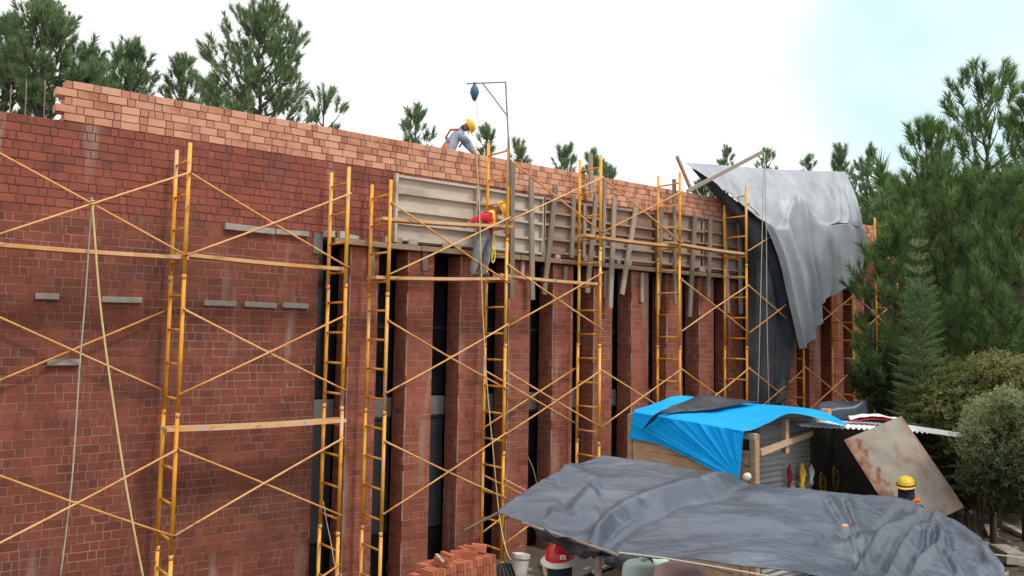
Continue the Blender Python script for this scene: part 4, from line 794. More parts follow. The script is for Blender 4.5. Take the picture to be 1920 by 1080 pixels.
sack(1160, 1045, 10.8, 0.16, 'blacksheet', 'small black plastic bag hanging behind the canopy rod', 'plastic bag', 'plastic_bag', (1.2, 1.0, 0.7), 8)
for (px, py, d, lb) in ((1198, 1066, 9.2, 'pale mint plastic drum nearest the canopy pole'), (1230, 1060, 9.9, 'pale mint plastic drum behind the first one')):
    c = atd(px, py, d); t = thing('plastic_drum', (c.x, c.y, ground_z(c.x, c.y)), lb, 'drum', 'mint plastic drums'); mb = MB(); h0 = ground_z(c.x, c.y) - c.z - 0.06
    mb.lathe([(0.0, h0), (0.16, h0), (0.185, h0 + 0.1), (0.185, -0.05), (0.17, 0.04), (0.13, 0.075), (0.0, 0.08)], c, 22); mb.obj('body', M['mint'], t, True)
    mb = MB(); mb.lathe([(0.0, 0.11), (0.045, 0.11), (0.05, 0.075)], c + Vector((0.06, 0, 0)), 14); mb.obj('cap', M['mint'], t, True)
sack(1275, 1083, 8.9, 0.26, 'pink_sack', 'faded pink sack lying under the canopy edge', 'sack', 'sack', (1.3, 1.0, 0.6), 5)
RB = random.Random(4)
def debris(px, py, d, dims, m, lb, cat, name, rz):
    p = atd(px, py, d); g = ground_z(p.x, p.y); r = ray(px, py)
    for k in range(60):                                    # slide along the sight line until it lies on the ground
        dd = 6 + k * 0.3; q = atd(px, py, dd)
        if q.z <= ground_z(q.x, q.y) + 0.08: p = q; break
    o = MB().box((0, 0, 0), dims).obj(name, M[m]); o.location = (p.x, p.y, ground_z(p.x, p.y) + dims[2] / 2 + 0.06); o.rotation_euler = (RB.uniform(-.08, .08), RB.uniform(-.08, .08), rz); tag(o, lb, cat)
debris(1900, 995, 14, (1.5, 0.16, 0.06), 'board_pale', 'long pale board lying on the soil at the right edge', 'board', 'loose_board', 0.9)
debris(1858, 1000, 14, (0.75, 0.2, 0.06), 'board_pale', 'short pale board on the soil beside the canopy end', 'board', 'loose_board', 0.5)
debris(1846, 972, 14, (0.5, 0.3, 0.12), 'stone', 'flat grey stone on the soil behind the short board', 'stone', 'flat_stone', 0.3)
debris(1868, 958, 14, (0.5, 0.14, 0.05), 'board_pale', 'small grey board on the soil nearest the bushes', 'board', 'loose_board', 1.3)
debris(1888, 1050, 12, (0.6, 0.34, 0.2), 'board_pale', 'cut timber block by the right end of the canopy', 'timber block', 'timber_block', 0.9)
debris(1130, 1062, 12, (0.9, 0.25, 0.05), 'board_pale', 'pale board on the ground left of the mint drums', 'board', 'loose_board', 0.2)
debris(1085, 1066, 12, (1.3, 0.8, 0.05), 'slab', 'grey concrete slab on the ground behind the red hard hat', 'slab', 'concrete_slab', 0.25)
debris(1020, 1068, 12, (1.5, 0.06, 0.05), 'wood_tan', 'thin stick on the ground right of the bucket', 'stick', 'loose_stick', 0.9)
debris(1290, 1058, 12, (0.9, 0.3, 0.06), 'board_pale', 'broken board under the canopy beside the pink sack', 'board', 'loose_board', 0.4)
debris(730, 1074, 12, (0.3, 0.2, 0.14), 'stone', 'white rubble lump at the foot of the second ladder stack', 'rubble', 'rubble_lump', 0.6)
mb = MB()
for k in range(420):
    x = RB.uniform(6, 22); y = RB.uniform(3, 13.2); s = RB.uniform(0.02, 0.09); mb.box((x, y, ground_z(x, y) + 0.02 + s * 0.2), (s * RB.uniform(.8, 2), s, s * 0.7), Matrix.Rotation(RB.uniform(0, 3), 3, 'Z') @ Matrix.Rotation(RB.uniform(-.4, .4), 3, 'X'))
mb.obj('rubble', M['stone'])['kind'] = 'stuff'
rope([atd(1768, 1034, 8.2), atd(1830, 1036, 9.2), atd(1925, 1047, 10.5)], 0.008, 'rope_g', 'thin guy line stretched from the canopy to the right edge')

# ------------------------------------------------------------------ people
def skin_mesh(name, J, E, root):
    me = bpy.data.meshes.new(name); keys = list(J); me.from_pydata([J[k][0] for k in keys], [(keys.index(a), keys.index(b)) for a, b in E], [])
    o = bpy.data.objects.new(name, me); COL.objects.link(o); md = o.modifiers.new('s', 'SKIN'); md.use_smooth_shade = True; md.branch_smoothing = 0.6
    for i, k in enumerate(keys):
        sv = me.skin_vertices[0].data[i]; sv.radius = J[k][1] if isinstance(J[k][1], tuple) else (J[k][1], J[k][1]); sv.use_root = (k == root)
    s = o.modifiers.new('u', 'SUBSURF'); s.levels = 2; s.render_levels = 2
    bpy.context.view_layer.update(); dg = bpy.context.evaluated_depsgraph_get(); nm = bpy.data.meshes.new_from_object(o.evaluated_get(dg)); bpy.data.objects.remove(o); return nm
def finger_tubes(mb, wrist, hand, up):
    d = (hand - wrist).normalized(); s = d.cross(Vector(up)).normalized(); n = s.cross(d)
    for k, (off, ln) in enumerate(((-0.03, 0.065), (-0.01, 0.08), (0.01, 0.078), (0.03, 0.06))):
        a = hand + s * off; mb.tube([a - d * 0.02, a + d * ln * 0.5 - n * 0.008, a + d * ln - n * 0.03], [0.0105, 0.0095, 0.007], 6)
    a = hand - d * 0.035 + s * 0.036; mb.tube([a, a + s * 0.028 + d * 0.03, a + s * 0.03 + d * 0.06 - n * 0.015], [0.012, 0.010, 0.008], 6)
def person(label, K, shirt, pants, hatmat, hat='cap', up=None, look=None, sleeve=True, bulk=1.0, vest=None):
    """K: joints pelvis, chest, neck, head and per side sh, el, wr, hip, kn, an (l/r)"""
    J = {}; V3 = Vector
    up_t = (K['neck'] - K['pelvis']).normalized(); lat = (K['shl'] - K['shr']).normalized(); fwd = lat.cross(up_t).normalized() * -1
    J['pelvis'] = (K['pelvis'], (0.165, 0.125)); J['waist'] = (K['pelvis'].lerp(K['chest'], 0.5), (0.15, 0.115)); J['chest'] = (K['chest'], (0.175, 0.13)); J['neck'] = (K['neck'], 0.062)
    hd = (K['head'] - K['neck']).normalized()
    J['jaw'] = (K['neck'].lerp(K['head'], 0.55), 0.078); J['head'] = (K['head'], 0.098); J['crown'] = (K['head'] + hd * 0.08, 0.075)
    for s in 'lr':
        J['sh' + s] = (K['sh' + s], 0.078); J['el' + s] = (K['el' + s], 0.054); J['wr' + s] = (K['wr' + s], 0.037); J['hand' + s] = (K['wr' + s] + (K['wr' + s] - K['el' + s]).normalized() * 0.09, (0.042, 0.022))
        J['hip' + s] = (K['hip' + s], 0.105); J['kn' + s] = (K['kn' + s], 0.072); J['an' + s] = (K['an' + s], 0.055); J['toe' + s] = (K['an' + s] + K.get('toe', V3((0, -0.16, -0.02))), (0.05, 0.038))
    for kk in list(J):
        if kk not in ('head', 'crown', 'jaw', 'neck', 'handl', 'handr', 'ell', 'elr', 'wrl', 'wrr'):
            rr_ = J[kk][1]; J[kk] = (J[kk][0], tuple(x * bulk for x in rr_) if isinstance(rr_, tuple) else rr_ * bulk)
    E = [('pelvis', 'waist'), ('waist', 'chest'), ('chest', 'neck'), ('neck', 'jaw'), ('jaw', 'head'), ('head', 'crown')]
    for s in 'lr': E += [('chest', 'sh' + s), ('sh' + s, 'el' + s), ('el' + s, 'wr' + s), ('wr' + s, 'hand' + s), ('pelvis', 'hip' + s), ('hip' + s, 'kn' + s), ('kn' + s, 'an' + s), ('an' + s, 'toe' + s)]
    me = skin_mesh('person', J, E, 'pelvis')
    base = min(K['anl'].z, K['anr'].z) - 0.06
    t = thing('person', (K['pelvis'].x, K['pelvis'].y, base), label, 'person')
    reg = {('pelvis', 'waist'): 0, ('waist', 'chest'): 0, ('chest', 'neck'): 0, ('neck', 'jaw'): 2, ('jaw', 'head'): 2, ('head', 'crown'): 2}
    for s in 'lr': reg.update({('chest', 'sh' + s): 0, ('sh' + s, 'el' + s): 0, ('el' + s, 'wr' + s): 0 if sleeve else 2, ('wr' + s, 'hand' + s): 2, ('pelvis', 'hip' + s): 1, ('hip' + s, 'kn' + s): 1, ('kn' + s, 'an' + s): 1, ('an' + s, 'toe' + s): 3})
    me.materials.clear()
    for m in (shirt, pants, 'skin', 'boot'): me.materials.append(M[m])
    segs = [(J[a][0], J[b][0], r) for (a, b), r in reg.items()]
    for p in me.polygons:
        c = p.center; bd, br = 9, 0
        for a, b, r in segs:
            ab = b - a; tt = max(0, min(1, (c - a).dot(ab) / ab.length_squared)); d = (c - (a + ab * tt)).length
            if d < bd: bd, br = d, r
        p.material_index = br; p.use_smooth = True
    me.update(); vs_ = [v.co.copy() for v in me.vertices]; nr = [v.normal.copy() for v in me.vertices]
    cloth = set(i for p in me.polygons if p.material_index in (0, 1) for i in p.vertices)
    for i in cloth: me.vertices[i].co = vs_[i] + nr[i] * (0.020 * (ridged(vs_[i] * 1.0, 5.5, 3) - 1.25))
    if vest:
        J_ax = (J['chest'][0] - J['pelvis'][0]).normalized(); vb = MB(); mp_ = {}
        for p in me.polygons:
            if p.material_index != 0: continue
            h = (p.center - J['pelvis'][0]).dot(J_ax); arm = min((p.center - J['el' + s][0]).length for s in 'lr')
            off = abs((p.center - J['chest'][0]).dot(lat))
            if h < 0.02 or off > 0.215: continue
            vb.cur = 1 if (0.12 < h < 0.20 or abs(off - 0.10) < 0.03) else 0
            vb.add([me.vertices[i].co + nr[i] * 0.014 for i in p.vertices], [tuple(range(len(p.vertices)))])
        vb.obj('safety_vest', [M[vest[0]], M[vest[1]]], t)
    link('body', me, t)
    for s in 'lr':
        mb = MB(); finger_tubes(mb, J['wr' + s][0], J['hand' + s][0], up_t if abs(up_t.dot((J['hand' + s][0] - J['wr' + s][0]).normalized())) < 0.9 else fwd)
        mb.obj('fingers', M['skin'], t, True)
    f = Vector(look).normalized(); f = (f - hd * f.dot(hd)).normalized(); lt = hd.cross(f)
    mb = MB(); hc = K['head'] - hd * 0.01
    mb.tube([hc + f * 0.085 + hd * 0.015, hc + f * 0.118 - hd * 0.025, hc + f * 0.09 - hd * 0.035], [0.010, 0.017, 0.008], 6)                       # nose
    for s in (-1, 1): mb.tube([hc + lt * s * 0.093 + hd * 0.02, hc + lt * s * 0.108 - hd * 0.005, hc + lt * s * 0.093 - hd * 0.03], [0.012, 0.017, 0.010], 6)   # ears
    mb.tube([hc + f * 0.088 - hd * 0.055 + lt * 0.025, hc + f * 0.094 - hd * 0.055, hc + f * 0.088 - hd * 0.055 - lt * 0.025], [0.004, 0.007, 0.004], 5)
    mb.obj('face', M['skin'], t, True)
    mb = MB()
    for s in (-1, 1): mb.lathe([(0, -0.01), (0.008, -0.005), (0.01, 0), (0.006, 0.008), (0, 0.01)], hc + f * 0.088 + lt * s * 0.034 + hd * 0.012, 8)
    mb.obj('eyes', M['hair'], t, True)
    Mh = Matrix((f, lt, hd)).transposed(); cpos = K['head'] + hd * 0.035
    if hat == 'cap':
        mb = MB(); mb.lathe([(0.142, 0.0), (0.139, 0.012), (0.13, 0.05), (0.112, 0.09), (0.07, 0.122), (0.0, 0.132)], cpos, 20, Mh @ Matrix.Diagonal((1.12, 0.95, 1)))
        hobj = mb.obj('hard_hat', M[hatmat], t, True)
        mb = MB(); n = 12; vs = []
        for k in range(n + 1):
            a = -1.25 + 2.5 * k / n
            for r, z in ((0.13, 0.004), (0.20 - 0.03 * abs(a), -0.014), (0.20 - 0.03 * abs(a), -0.02), (0.13, -0.006)): vs.append(cpos + Mh @ Vector((1.12 * r * math.cos(a), 0.95 * r * math.sin(a), z)))
        mb.add(vs, [(k * 4 + q, k * 4 + (q + 1) % 4, (k + 1) * 4 + (q + 1) % 4, (k + 1) * 4 + q) for k in range(n) for q in range(4)]); mb.obj('brim', M[hatmat], None, True).parent = hobj
        bpy.data.objects[hobj.name].matrix_parent_inverse = INV[t.name]
        for ch in hobj.children: ch.matrix_parent_inverse = Matrix.Identity(4)
    else:
        mb = MB(); mb.lathe([(0.142, 0.0), (0.138, 0.03), (0.122, 0.085), (0.095, 0.118), (0.05, 0.138), (0.0, 0.143)], cpos, 22, Mh @ Matrix.Diagonal((1.12, 0.98, 1))); hobj = mb.obj('hard_hat', M[hatmat], t, True)
        mb = MB(); mb.lathe([(0.14, 0.012), (0.165, -0.002), (0.188, -0.02), (0.188, -0.027), (0.165, -0.01), (0.14, 0.0)], cpos, 26, Mh @ Matrix.Diagonal((1.08, 0.98, 1))); mb.obj('brim', M['hat_white'], t, True)
        mb = MB(); mb.tube([cpos + Mh @ Vector((0.155 * math.cos(a) * 1.0, 0.02 * 0, 0.075 + 0.075 * math.sin(a) ** 2 * 0.9)) if False else cpos + Mh @ Vector((0.125 * math.cos(a) * 1.12, 0, 0.035 + 0.112 * math.sin(a))) for a in np.linspace(0.2, 2.94, 12)], 0.010, 6); mb.obj('ridge', M[hatmat], t, True)
    return t, J, dict(f=f, lt=lt, hd=hd, fwd=fwd, lat=lat, up=up_t, c=cpos, Mh=Mh)
def strap(mb, pts, w=0.022, t=0.006):
    for i in range(len(pts) - 1):
        if (pts[i + 1] - pts[i]).length > 1e-4: mb.beam(pts[i], pts[i + 1], w, t)
def torso_pts(J, F_, side, front):
    """points over chest from waist to shoulder on one side, in front or at the back"""
    c, w, s = J['chest'][0], J['waist'][0], J['sh' + side][0]; off = F_['fwd'] * (0.17 if front else -0.17)
    return [w + (s - c) * 0.35 + off * 0.95, c + (s - c) * 0.5 + off * 1.02, s.lerp(J['neck'][0], 0.4) + F_['up'] * 0.05 + off * 0.3]

V = Vector
# worker on the wall top
Yp = 13.95
def q(px, py, dy=0.0): return at(px, py, Yp + dy)
K = dict(pelvis=q(838, 280), chest=q(853, 254), neck=q(866, 243), head=q(876, 238, -0.08), shl=q(862, 252, 0.20), shr=q(861, 254, -0.18), ell=q(874, 272, 0.16), elr=q(880, 266, -0.24), wrl=q(884, 283, 0.0), wrr=q(888, 284, -0.33))
pz = K['pelvis'].z - 0.06
K.update(hipl=K['pelvis'] + V((-0.02, 0.1, -0.06)), hipr=K['pelvis'] + V((-0.02, -0.1, -0.06)))
for s in 'lr':
    h = K['hip' + s]; K['an' + s] = V((h.x + (0.05 if s == 'l' else -0.2), h.y, 7.27)); K['kn' + s] = (h + K['an' + s]) / 2 + V((0.14, 0, 0.0))
K['toe'] = V((0.16, 0, -0.02))
t, J, F_ = person('worker in blue grey overalls and yellow hard hat bending over the wall top', K, 'cloth_bluegrey', 'cloth_bluegrey', 'hat_yellow', look=(0.8, -0.3, -0.5), bulk=1.25)
mb = MB()
for s in 'lr':
    for fr in (True, False): strap(mb, torso_pts(J, F_, s, fr), 0.034, 0.010)
wp = J['waist'][0]; strap(mb, [wp + (F_['fwd'] * math.cos(a) * 0.14 + F_['lat'] * math.sin(a) * 0.17) for a in np.linspace(0, 2 * math.pi, 13)], 0.05, 0.012)
mb.obj('harness', M['strap_red'], t)
o = MB().box(K['pelvis'] + V((-0.12, -0.13, 0.0)), (0.08, 0.06, 0.10)).obj('tool_pouch', M['vest_orange'], t)
# worker in red on the plank
Yp = 12.93
K = dict(pelvis=q(908, 441, 0.0), chest=q(918, 412, 0.06), neck=q(928, 397, 0.10), head=q(936, 393, 0.04), shl=q(926, 403, 0.26), shr=q(913, 404, -0.12), ell=q(914, 420, 0.34), elr=q(896, 409, -0.22), wrl=q(900, 428, 0.40), wrr=q(881, 417, -0.16))
K.update(hipl=q(914, 446, 0.1), hipr=q(901, 446, -0.08), knl=q(912, 482, 0.06), knr=q(893, 480, -0.10), anl=q(905, 515, 0.10), anr=q(886, 514, -0.04)); K['toe'] = V((0.13, -0.07, -0.01))
t, J, F_ = person('worker in red shirt and grey trousers bending at the formwork on the planks', K, 'cloth_red', 'cloth_grey', 'hat_yellow', look=(0.75, 0.1, -0.7), bulk=1.22, vest=('vest_orange', 'vest_yellow'))
mb = MB(); wp = J['waist'][0]; strap(mb, [wp + (F_['fwd'] * math.cos(a) * 0.135 + F_['lat'] * math.sin(a) * 0.165) for a in np.linspace(0, 2 * math.pi, 13)], 0.06, 0.012); mb.obj('belt', M['cloth_navy'], t)
rp2 = [q(924, 432, -0.16), q(927, 455, -0.18), q(928, 480, -0.18), q(925, 492, -0.18), q(922, 486, -0.18), q(926, 462, -0.18)]
MB().tube([catmull(rp2, i / 20) for i in range(21)], 0.014, 6).obj('lanyard', M['vest_yellow'], t, True)
# foreground worker with the broad hard hat
hp = atd(1050, 1046, 8.1); g = ground_z(hp.x, hp.y)
fd = V((-0.55, -0.25, 0)).normalized(); ld = V((-fd.y, fd.x, 0))
K = dict(head=hp + V((0, 0, -0.03))); K['neck'] = K['head'] + V((0, 0, -0.17)) - fd * 0.03; K['chest'] = K['neck'] + V((0, 0, -0.22)) - fd * 0.02; K['pelvis'] = K['chest'] + V((0, 0, -0.42))
for s, sg in (('l', 1), ('r', -1)):
    K['sh' + s] = K['neck'] + ld * sg * 0.19 + V((0, 0, -0.08)); K['el' + s] = K['sh' + s] + V((0, 0, -0.28)) + ld * sg * 0.05; K['wr' + s] = K['el' + s] + V((0, 0, -0.14)) + fd * 0.2
    K['hip' + s] = K['pelvis'] + ld * sg * 0.1 + V((0, 0, -0.06)); K['an' + s] = V(((K['hip' + s]).x, (K['hip' + s]).y, g + 0.09)); K['kn' + s] = K['hip' + s].lerp(K['an' + s], 0.5) + fd * 0.02
K['toe'] = fd * 0.16 + V((0, 0, -0.02))
t, J, F_ = person('worker under the canopy edge in broad red and white hard hat', K, 'cloth_pink', 'cloth_navy', 'hat_red', hat='full', look=fd)
mb = MB(); mb.lathe([(0.118, -0.145), (0.118, -0.06), (0.112, 0.0), (0.118, 0.012)], K['head'], 18); mb.obj('neck_cloth', M['cloth_navy'], t, True)
vd = (V((0, 0, H)) - K['head']); vd.z = 0; vd.normalize(); vl = V((-vd.y, vd.x, 0))
cc = F_['c'] + vd * 0.155 + V((0, 0, 0.042)) + vl * 0.03
Ms = Matrix((vl, V((0, 0, 1)) * 0.93 - vd * 0.36, vd)).transposed()
o = MB().box(cc, (0.055, 0.04, 0.012), Ms).obj('sticker', M['hat_white'], t)
o = MB().box(cc + vd * 0.007, (0.022, 0.022, 0.004), Ms).obj('sticker_print', M['hat_grey'], t)
# worker by the steel plate
hp = atd(1699, 909, 13.2); fd = V((-0.9, -0.25, 0)).normalized(); ld = V((-fd.y, fd.x, 0)); g = ground_z(hp.x, hp.y)
K = dict(head=hp + V((0, 0, -0.03))); K['neck'] = K['head'] + V((0, 0, -0.20)) - fd * 0.03; K['chest'] = K['neck'] + V((0, 0, -0.22)); K['pelvis'] = K['chest'] + V((0, 0, -0.42))
for s, sg in (('l', 1), ('r', -1)):
    K['sh' + s] = K['neck'] + ld * sg * 0.19 + V((0, 0, -0.08)); K['el' + s] = K['sh' + s] + V((0, 0, -0.28)) + ld * sg * 0.05; K['wr' + s] = K['el' + s] + V((0, 0, -0.16)) + fd * 0.18
    K['hip' + s] = K['pelvis'] + ld * sg * 0.1 + V((0, 0, -0.06)); K['an' + s] = V(((K['hip' + s]).x, (K['hip' + s]).y, g + 0.09)); K['kn' + s] = K['hip' + s].lerp(K['an' + s], 0.5) + fd * 0.03
K['toe'] = fd * 0.16 + V((0, 0, -0.02))
t, J, F_ = person('worker in yellow hard hat and dark hood standing before the rusty plate', K, 'cloth_navy', 'cloth_navy', 'hat_yellow', look=fd)
mb = MB(); mb.lathe([(0.125, -0.2), (0.12, -0.09), (0.116, 0.0), (0.125, 0.03)], K['head'], 18); mb.obj('hood', M['cloth_navy'], t, True)
mb = MB(); mb.lathe([(0.150, 0.0), (0.154, 0.012), (0.150, 0.024)], F_['c'], 20, F_['Mh'] @ Matrix.Diagonal((1.12, 0.95, 1))); mb.obj('hat_band', M['cloth_navy'], t, True)
mb = MB()
for s in 'lr':
    for fr in (True, False): strap(mb, torso_pts(J, F_, s, fr), 0.09, 0.02)
mb.tube([J['shl'][0] + V((0, 0, 0.09)), J['neck'][0] + V((0, 0, 0.0)) - F_['fwd'] * 0.1, J['shr'][0] + V((0, 0, 0.09))], 0.03, 8); mb.obj('safety_vest', M['vest_orange'], t)

# ------------------------------------------------------------------ vegetation
def tuft_template(seed, n, L, nl, w, spread=(0.35, 1.05)):
    r = np.random.default_rng(seed); V_, F_ = [], []
    for k in range(n):
        t = r.uniform(0, 1) ** 0.7; base = np.array([0, 0, t * L]); th = r.uniform(*spread) * (1.15 - 0.45 * t); ph = r.uniform(0, 2 * math.pi)
        d = np.array([math.sin(th) * math.cos(ph), math.sin(th) * math.sin(ph), math.cos(th)]); l = nl * r.uniform(0.7, 1.15)
        s = np.cross(d, [0.3, 0.5, 0.8]); s /= np.linalg.norm(s); tip = base + d * l - np.array([0, 0, 0.0]); mid = base + d * l * 0.55
        o = len(V_); V_ += [base - s * w * 0.6, base + s * w * 0.6, tip]; F_ += [(o, o + 1, o + 2)]
    return np.array(V_), np.array(F_)
def frames_from(D, rng):
    D = D / np.linalg.norm(D, axis=1, keepdims=True); a = rng.normal(size=D.shape); X = np.cross(D, a); X /= np.linalg.norm(X, axis=1, keepdims=True); Y = np.cross(D, X)
    return np.stack([X, Y, D], axis=2)
def instances(T, P, D, S, rng):
    V_, F_ = T; R = frames_from(D, rng); VV = np.einsum('nij,vj->nvi', R, V_) * S[:, None, None] + P[:, None, :]
    FF = F_[None] + (np.arange(len(P)) * len(V_))[:, None, None]
    return VV.reshape(-1, 3), FF.reshape(-1, F_.shape[1])
TUFT = [tuft_template(s, 62, 0.34, 0.27, 0.018) for s in range(3)]
TUFT_B = [tuft_template(s + 9, 50, 0.36, 0.27, 0.026) for s in range(3)]
def pine(px, ptop, d, hw, label, top_ratio=0.55, dens=1.0, seed=0, mat_='needle', pbot=None, tsc=1.0, name='pine_tree', group=None, bare=0.3, big=False, updir=0.75, shape='round', trunk_r=None):
    r = np.random.default_rng(seed + 100); rr = random.Random(seed)
    tp = atd(px, ptop, d); sc = d / F; R0 = hw * sc; gz0 = ground_z(tp.x, tp.y); base = Vector((tp.x, tp.y, gz0 - 0.2)); Ht = tp.z - gz0
    cb = (atd(px, pbot, d).z - gz0) if pbot else Ht * (1 - top_ratio); cb = max(0.6, cb)
    t = thing(name, base, label, 'tree', group)
    tr_ = trunk_r or max(0.05, 0.014 * Ht); wob = [(rr.uniform(-1, 1) * 0.04 * R0, rr.uniform(-1, 1) * 0.04 * R0) for _ in range(9)]
    tpts = [base + Vector((wob[k][0] * k / 8 * 2, wob[k][1] * k / 8 * 2, (Ht + 0.2 - 0.25 * tsc) * k / 8)) for k in range(9)]
    mb = MB(); mb.tube(tpts, [tr_ * (1 - 0.88 * k / 8) for k in range(9)], 8)
    P, D = [], []
    def trunk_at(z):
        x = max(0, min(1, z / Ht)) * 8; i = min(int(x), 7); return tpts[i].lerp(tpts[i + 1], x - i)
    nb = int(max(10, (Ht - cb) / (0.26 * tsc) * 1.8 * (0.75 + 0.25 * dens))) if shape != 'sparse' else int(max(7, (Ht - cb) / (0.5 * tsc)))
    az = rr.uniform(0, 6)
    for k in range(nb):
        f = (k + rr.random() * 0.8) / nb; z = cb + (Ht - cb) * f * 0.97
        if shape == 'round': prof = math.sqrt(max(0.02, 1 - (2 * (f ** 0.85) - 0.75) ** 2 / 1.8)) * (1 - 0.55 * f ** 3)
        elif shape == 'cone': prof = (1 - f) * 0.95 + 0.08
        else: prof = 0.45 + 0.55 * math.sin(math.pi * min(1, 0.25 + 0.75 * f)) * (1 - 0.3 * f)
        ln = R0 * prof * rr.uniform(0.62, 1.1); az += 2.4 + rr.uniform(-0.5, 0.5)
        el = math.radians(rr.uniform(8, 30) + 42 * f ** 2); dr = Vector((math.cos(az) * math.cos(el), math.sin(az) * math.cos(el), math.sin(el)))
        a = trunk_at(z - 0.1); bp_ = [a + dr * ln * s + Vector((0, 0, ln * 0.30 * s * s)) for s in (0, 0.35, 0.7, 1.0)]
        mb.tube(bp_, [max(0.010, tr_ * 0.36 * (1 - f * 0.6)) * q_ for q_ in (1, 0.7, 0.45, 0.2)], 5, False)
        ntw = max(4, int(ln / (0.115 * tsc) * dens))
        for m_ in range(ntw):
            s = bare + (1 - bare) * (m_ + rr.random()) / ntw; x = s * 3; i = min(int(x), 2); c = bp_[i].lerp(bp_[i + 1], x - i)
            side = Vector((rr.gauss(0, 1), rr.gauss(0, 1), rr.gauss(0, 0.55))); tl = (0.16 + 0.42 * rr.random()) * min(1.2, 0.35 + ln * 0.35) * tsc
            e = c + side.normalized() * tl + Vector((0, 0, 0.12 * tsc))
            if rr.random() < 0.5: mb.tube([c, e], [0.010 * tsc, 0.006 * tsc], 4, False)
            P.append(tuple(e)); dd = (e - c).normalized() * 0.6 + dr * 0.35 + Vector((0, 0, updir)); D.append(tuple(dd))
        P.append(tuple(bp_[3])); D.append(tuple(dr * 0.7 + Vector((0, 0, updir))))
    for k in range(4): P.append(tuple(tpts[8] - Vector((0, 0, 0.14 * k * tsc)))); D.append((rr.uniform(-.3, .3) * (k > 0), rr.uniform(-.3, .3) * (k > 0), 1))
    mb.obj('trunk', M['bark'], t, True)
    P, D = np.array(P), np.array(D); S = r.uniform(0.75, 1.2, len(P)) * tsc; Vs, Fs, off = [], [], 0; TT = TUFT_B if big else TUFT
    for k in range(3):
        i = np.arange(len(P)) % 3 == k; v, f = instances(TT[k], P[i], D[i], S[i], r); Vs.append(v); Fs.append(f + off); off += len(v)
    link('crown', mesh_np('crown', np.concatenate(Vs), np.concatenate(Fs), M[mat_]), t)
    return len(P)
GLW = 'pines beyond the brick wall'; GRW = 'pines on the right slope'
NT = 0
for a in [
    dict(px=88, ptop=8, d=27, hw=92, label='tallest pine beyond the low left wall top, dense crown', dens=1.7, seed=1, pbot=235, tsc=1.05, group=GLW),
    dict(px=14, ptop=34, d=27.5, hw=52, label='pine at the left picture edge behind the bare scaffold post', dens=1.7, seed=2, pbot=240, group=GLW),
    dict(px=168, ptop=92, d=28, hw=44, label='smaller pine leaning out right of the tallest left pine', dens=1.6, seed=3, pbot=240, group=GLW),
    dict(px=243, ptop=86, d=30, hw=62, label='broad low pine above the left end of the salmon parapet', dens=1.5, seed=4, pbot=260, group=GLW),
    dict(px=345, ptop=112, d=31, hw=40, label='slim pine between the broad low one and the open tall one', seed=5, pbot=270, group=GLW, dens=1.4),
    dict(px=492, ptop=36, d=25, hw=112, label='tall open pine with bare branches showing above the parapet', seed=16, pbot=262, group=GLW, dens=1.25, shape='open', bare=0.35, tsc=1.0),
    dict(px=400, ptop=150, d=27, hw=48, label='low pine tucked left of the tall open pine', seed=7, pbot=262, group=GLW, dens=0.8),
    dict(px=610, ptop=182, d=24, hw=44, label='sparse pine top with few tufts right of the tall open pine', seed=8, pbot=275, group=GLW, shape='sparse', dens=0.6, bare=0.7, tsc=0.85),
    dict(px=780, ptop=207, d=30, hw=28, label='lone small pine top left of the worker on the wall', seed=9, pbot=300, group=GLW, dens=0.75),
    dict(px=912, ptop=238, d=32, hw=16, label='pine tip seen through the hoist scaffold', seed=10, pbot=310, group=GLW, shape='sparse', dens=0.6, tsc=0.9),
    dict(px=972, ptop=268, d=32, hw=16, label='narrow pine tip just right of the hoist mast', seed=11, pbot=330, group=GLW, shape='sparse', dens=0.6, tsc=0.9),
    dict(px=1062, ptop=281, d=33, hw=24, label='bushy pine tip left of the fifth ladder frame', seed=12, pbot=345, group=GLW, dens=0.6, tsc=0.9),
    dict(px=1112, ptop=290, d=33, hw=18, label='pine tip hidden behind the fifth ladder frame', seed=13, pbot=345, group=GLW, shape='sparse', dens=0.6, tsc=0.9),
    dict(px=1138, ptop=312, d=34, hw=14, label='lowest pine tip right of the fifth ladder frame', seed=14, pbot=350, group=GLW, shape='sparse', dens=0.6, tsc=0.9),
    dict(px=1318, ptop=342, d=36, hw=22, label='low pine top below the grey slanting beam', seed=15, pbot=400, group=GLW, dens=0.7),
    dict(px=1364, ptop=280, d=38, hw=14, label='tiny forked pine tip above the silver sheet ridge', seed=17, pbot=330, group=GLW, shape='sparse', dens=0.4, tsc=0.8),
    dict(px=1437, ptop=284, d=38, hw=18, label='tiny pine tip at the end of the slanting beam', seed=18, pbot=340, group=GLW, shape='sparse', dens=0.45, tsc=0.8),
    dict(px=1516, ptop=298, d=40, hw=13, label='tiny pine tip above the middle of the silver sheet', seed=19, pbot=345, group=GLW, shape='sparse', dens=0.4, tsc=0.8),
]: NT += pine(mat_='needle_far', big=True, **a)
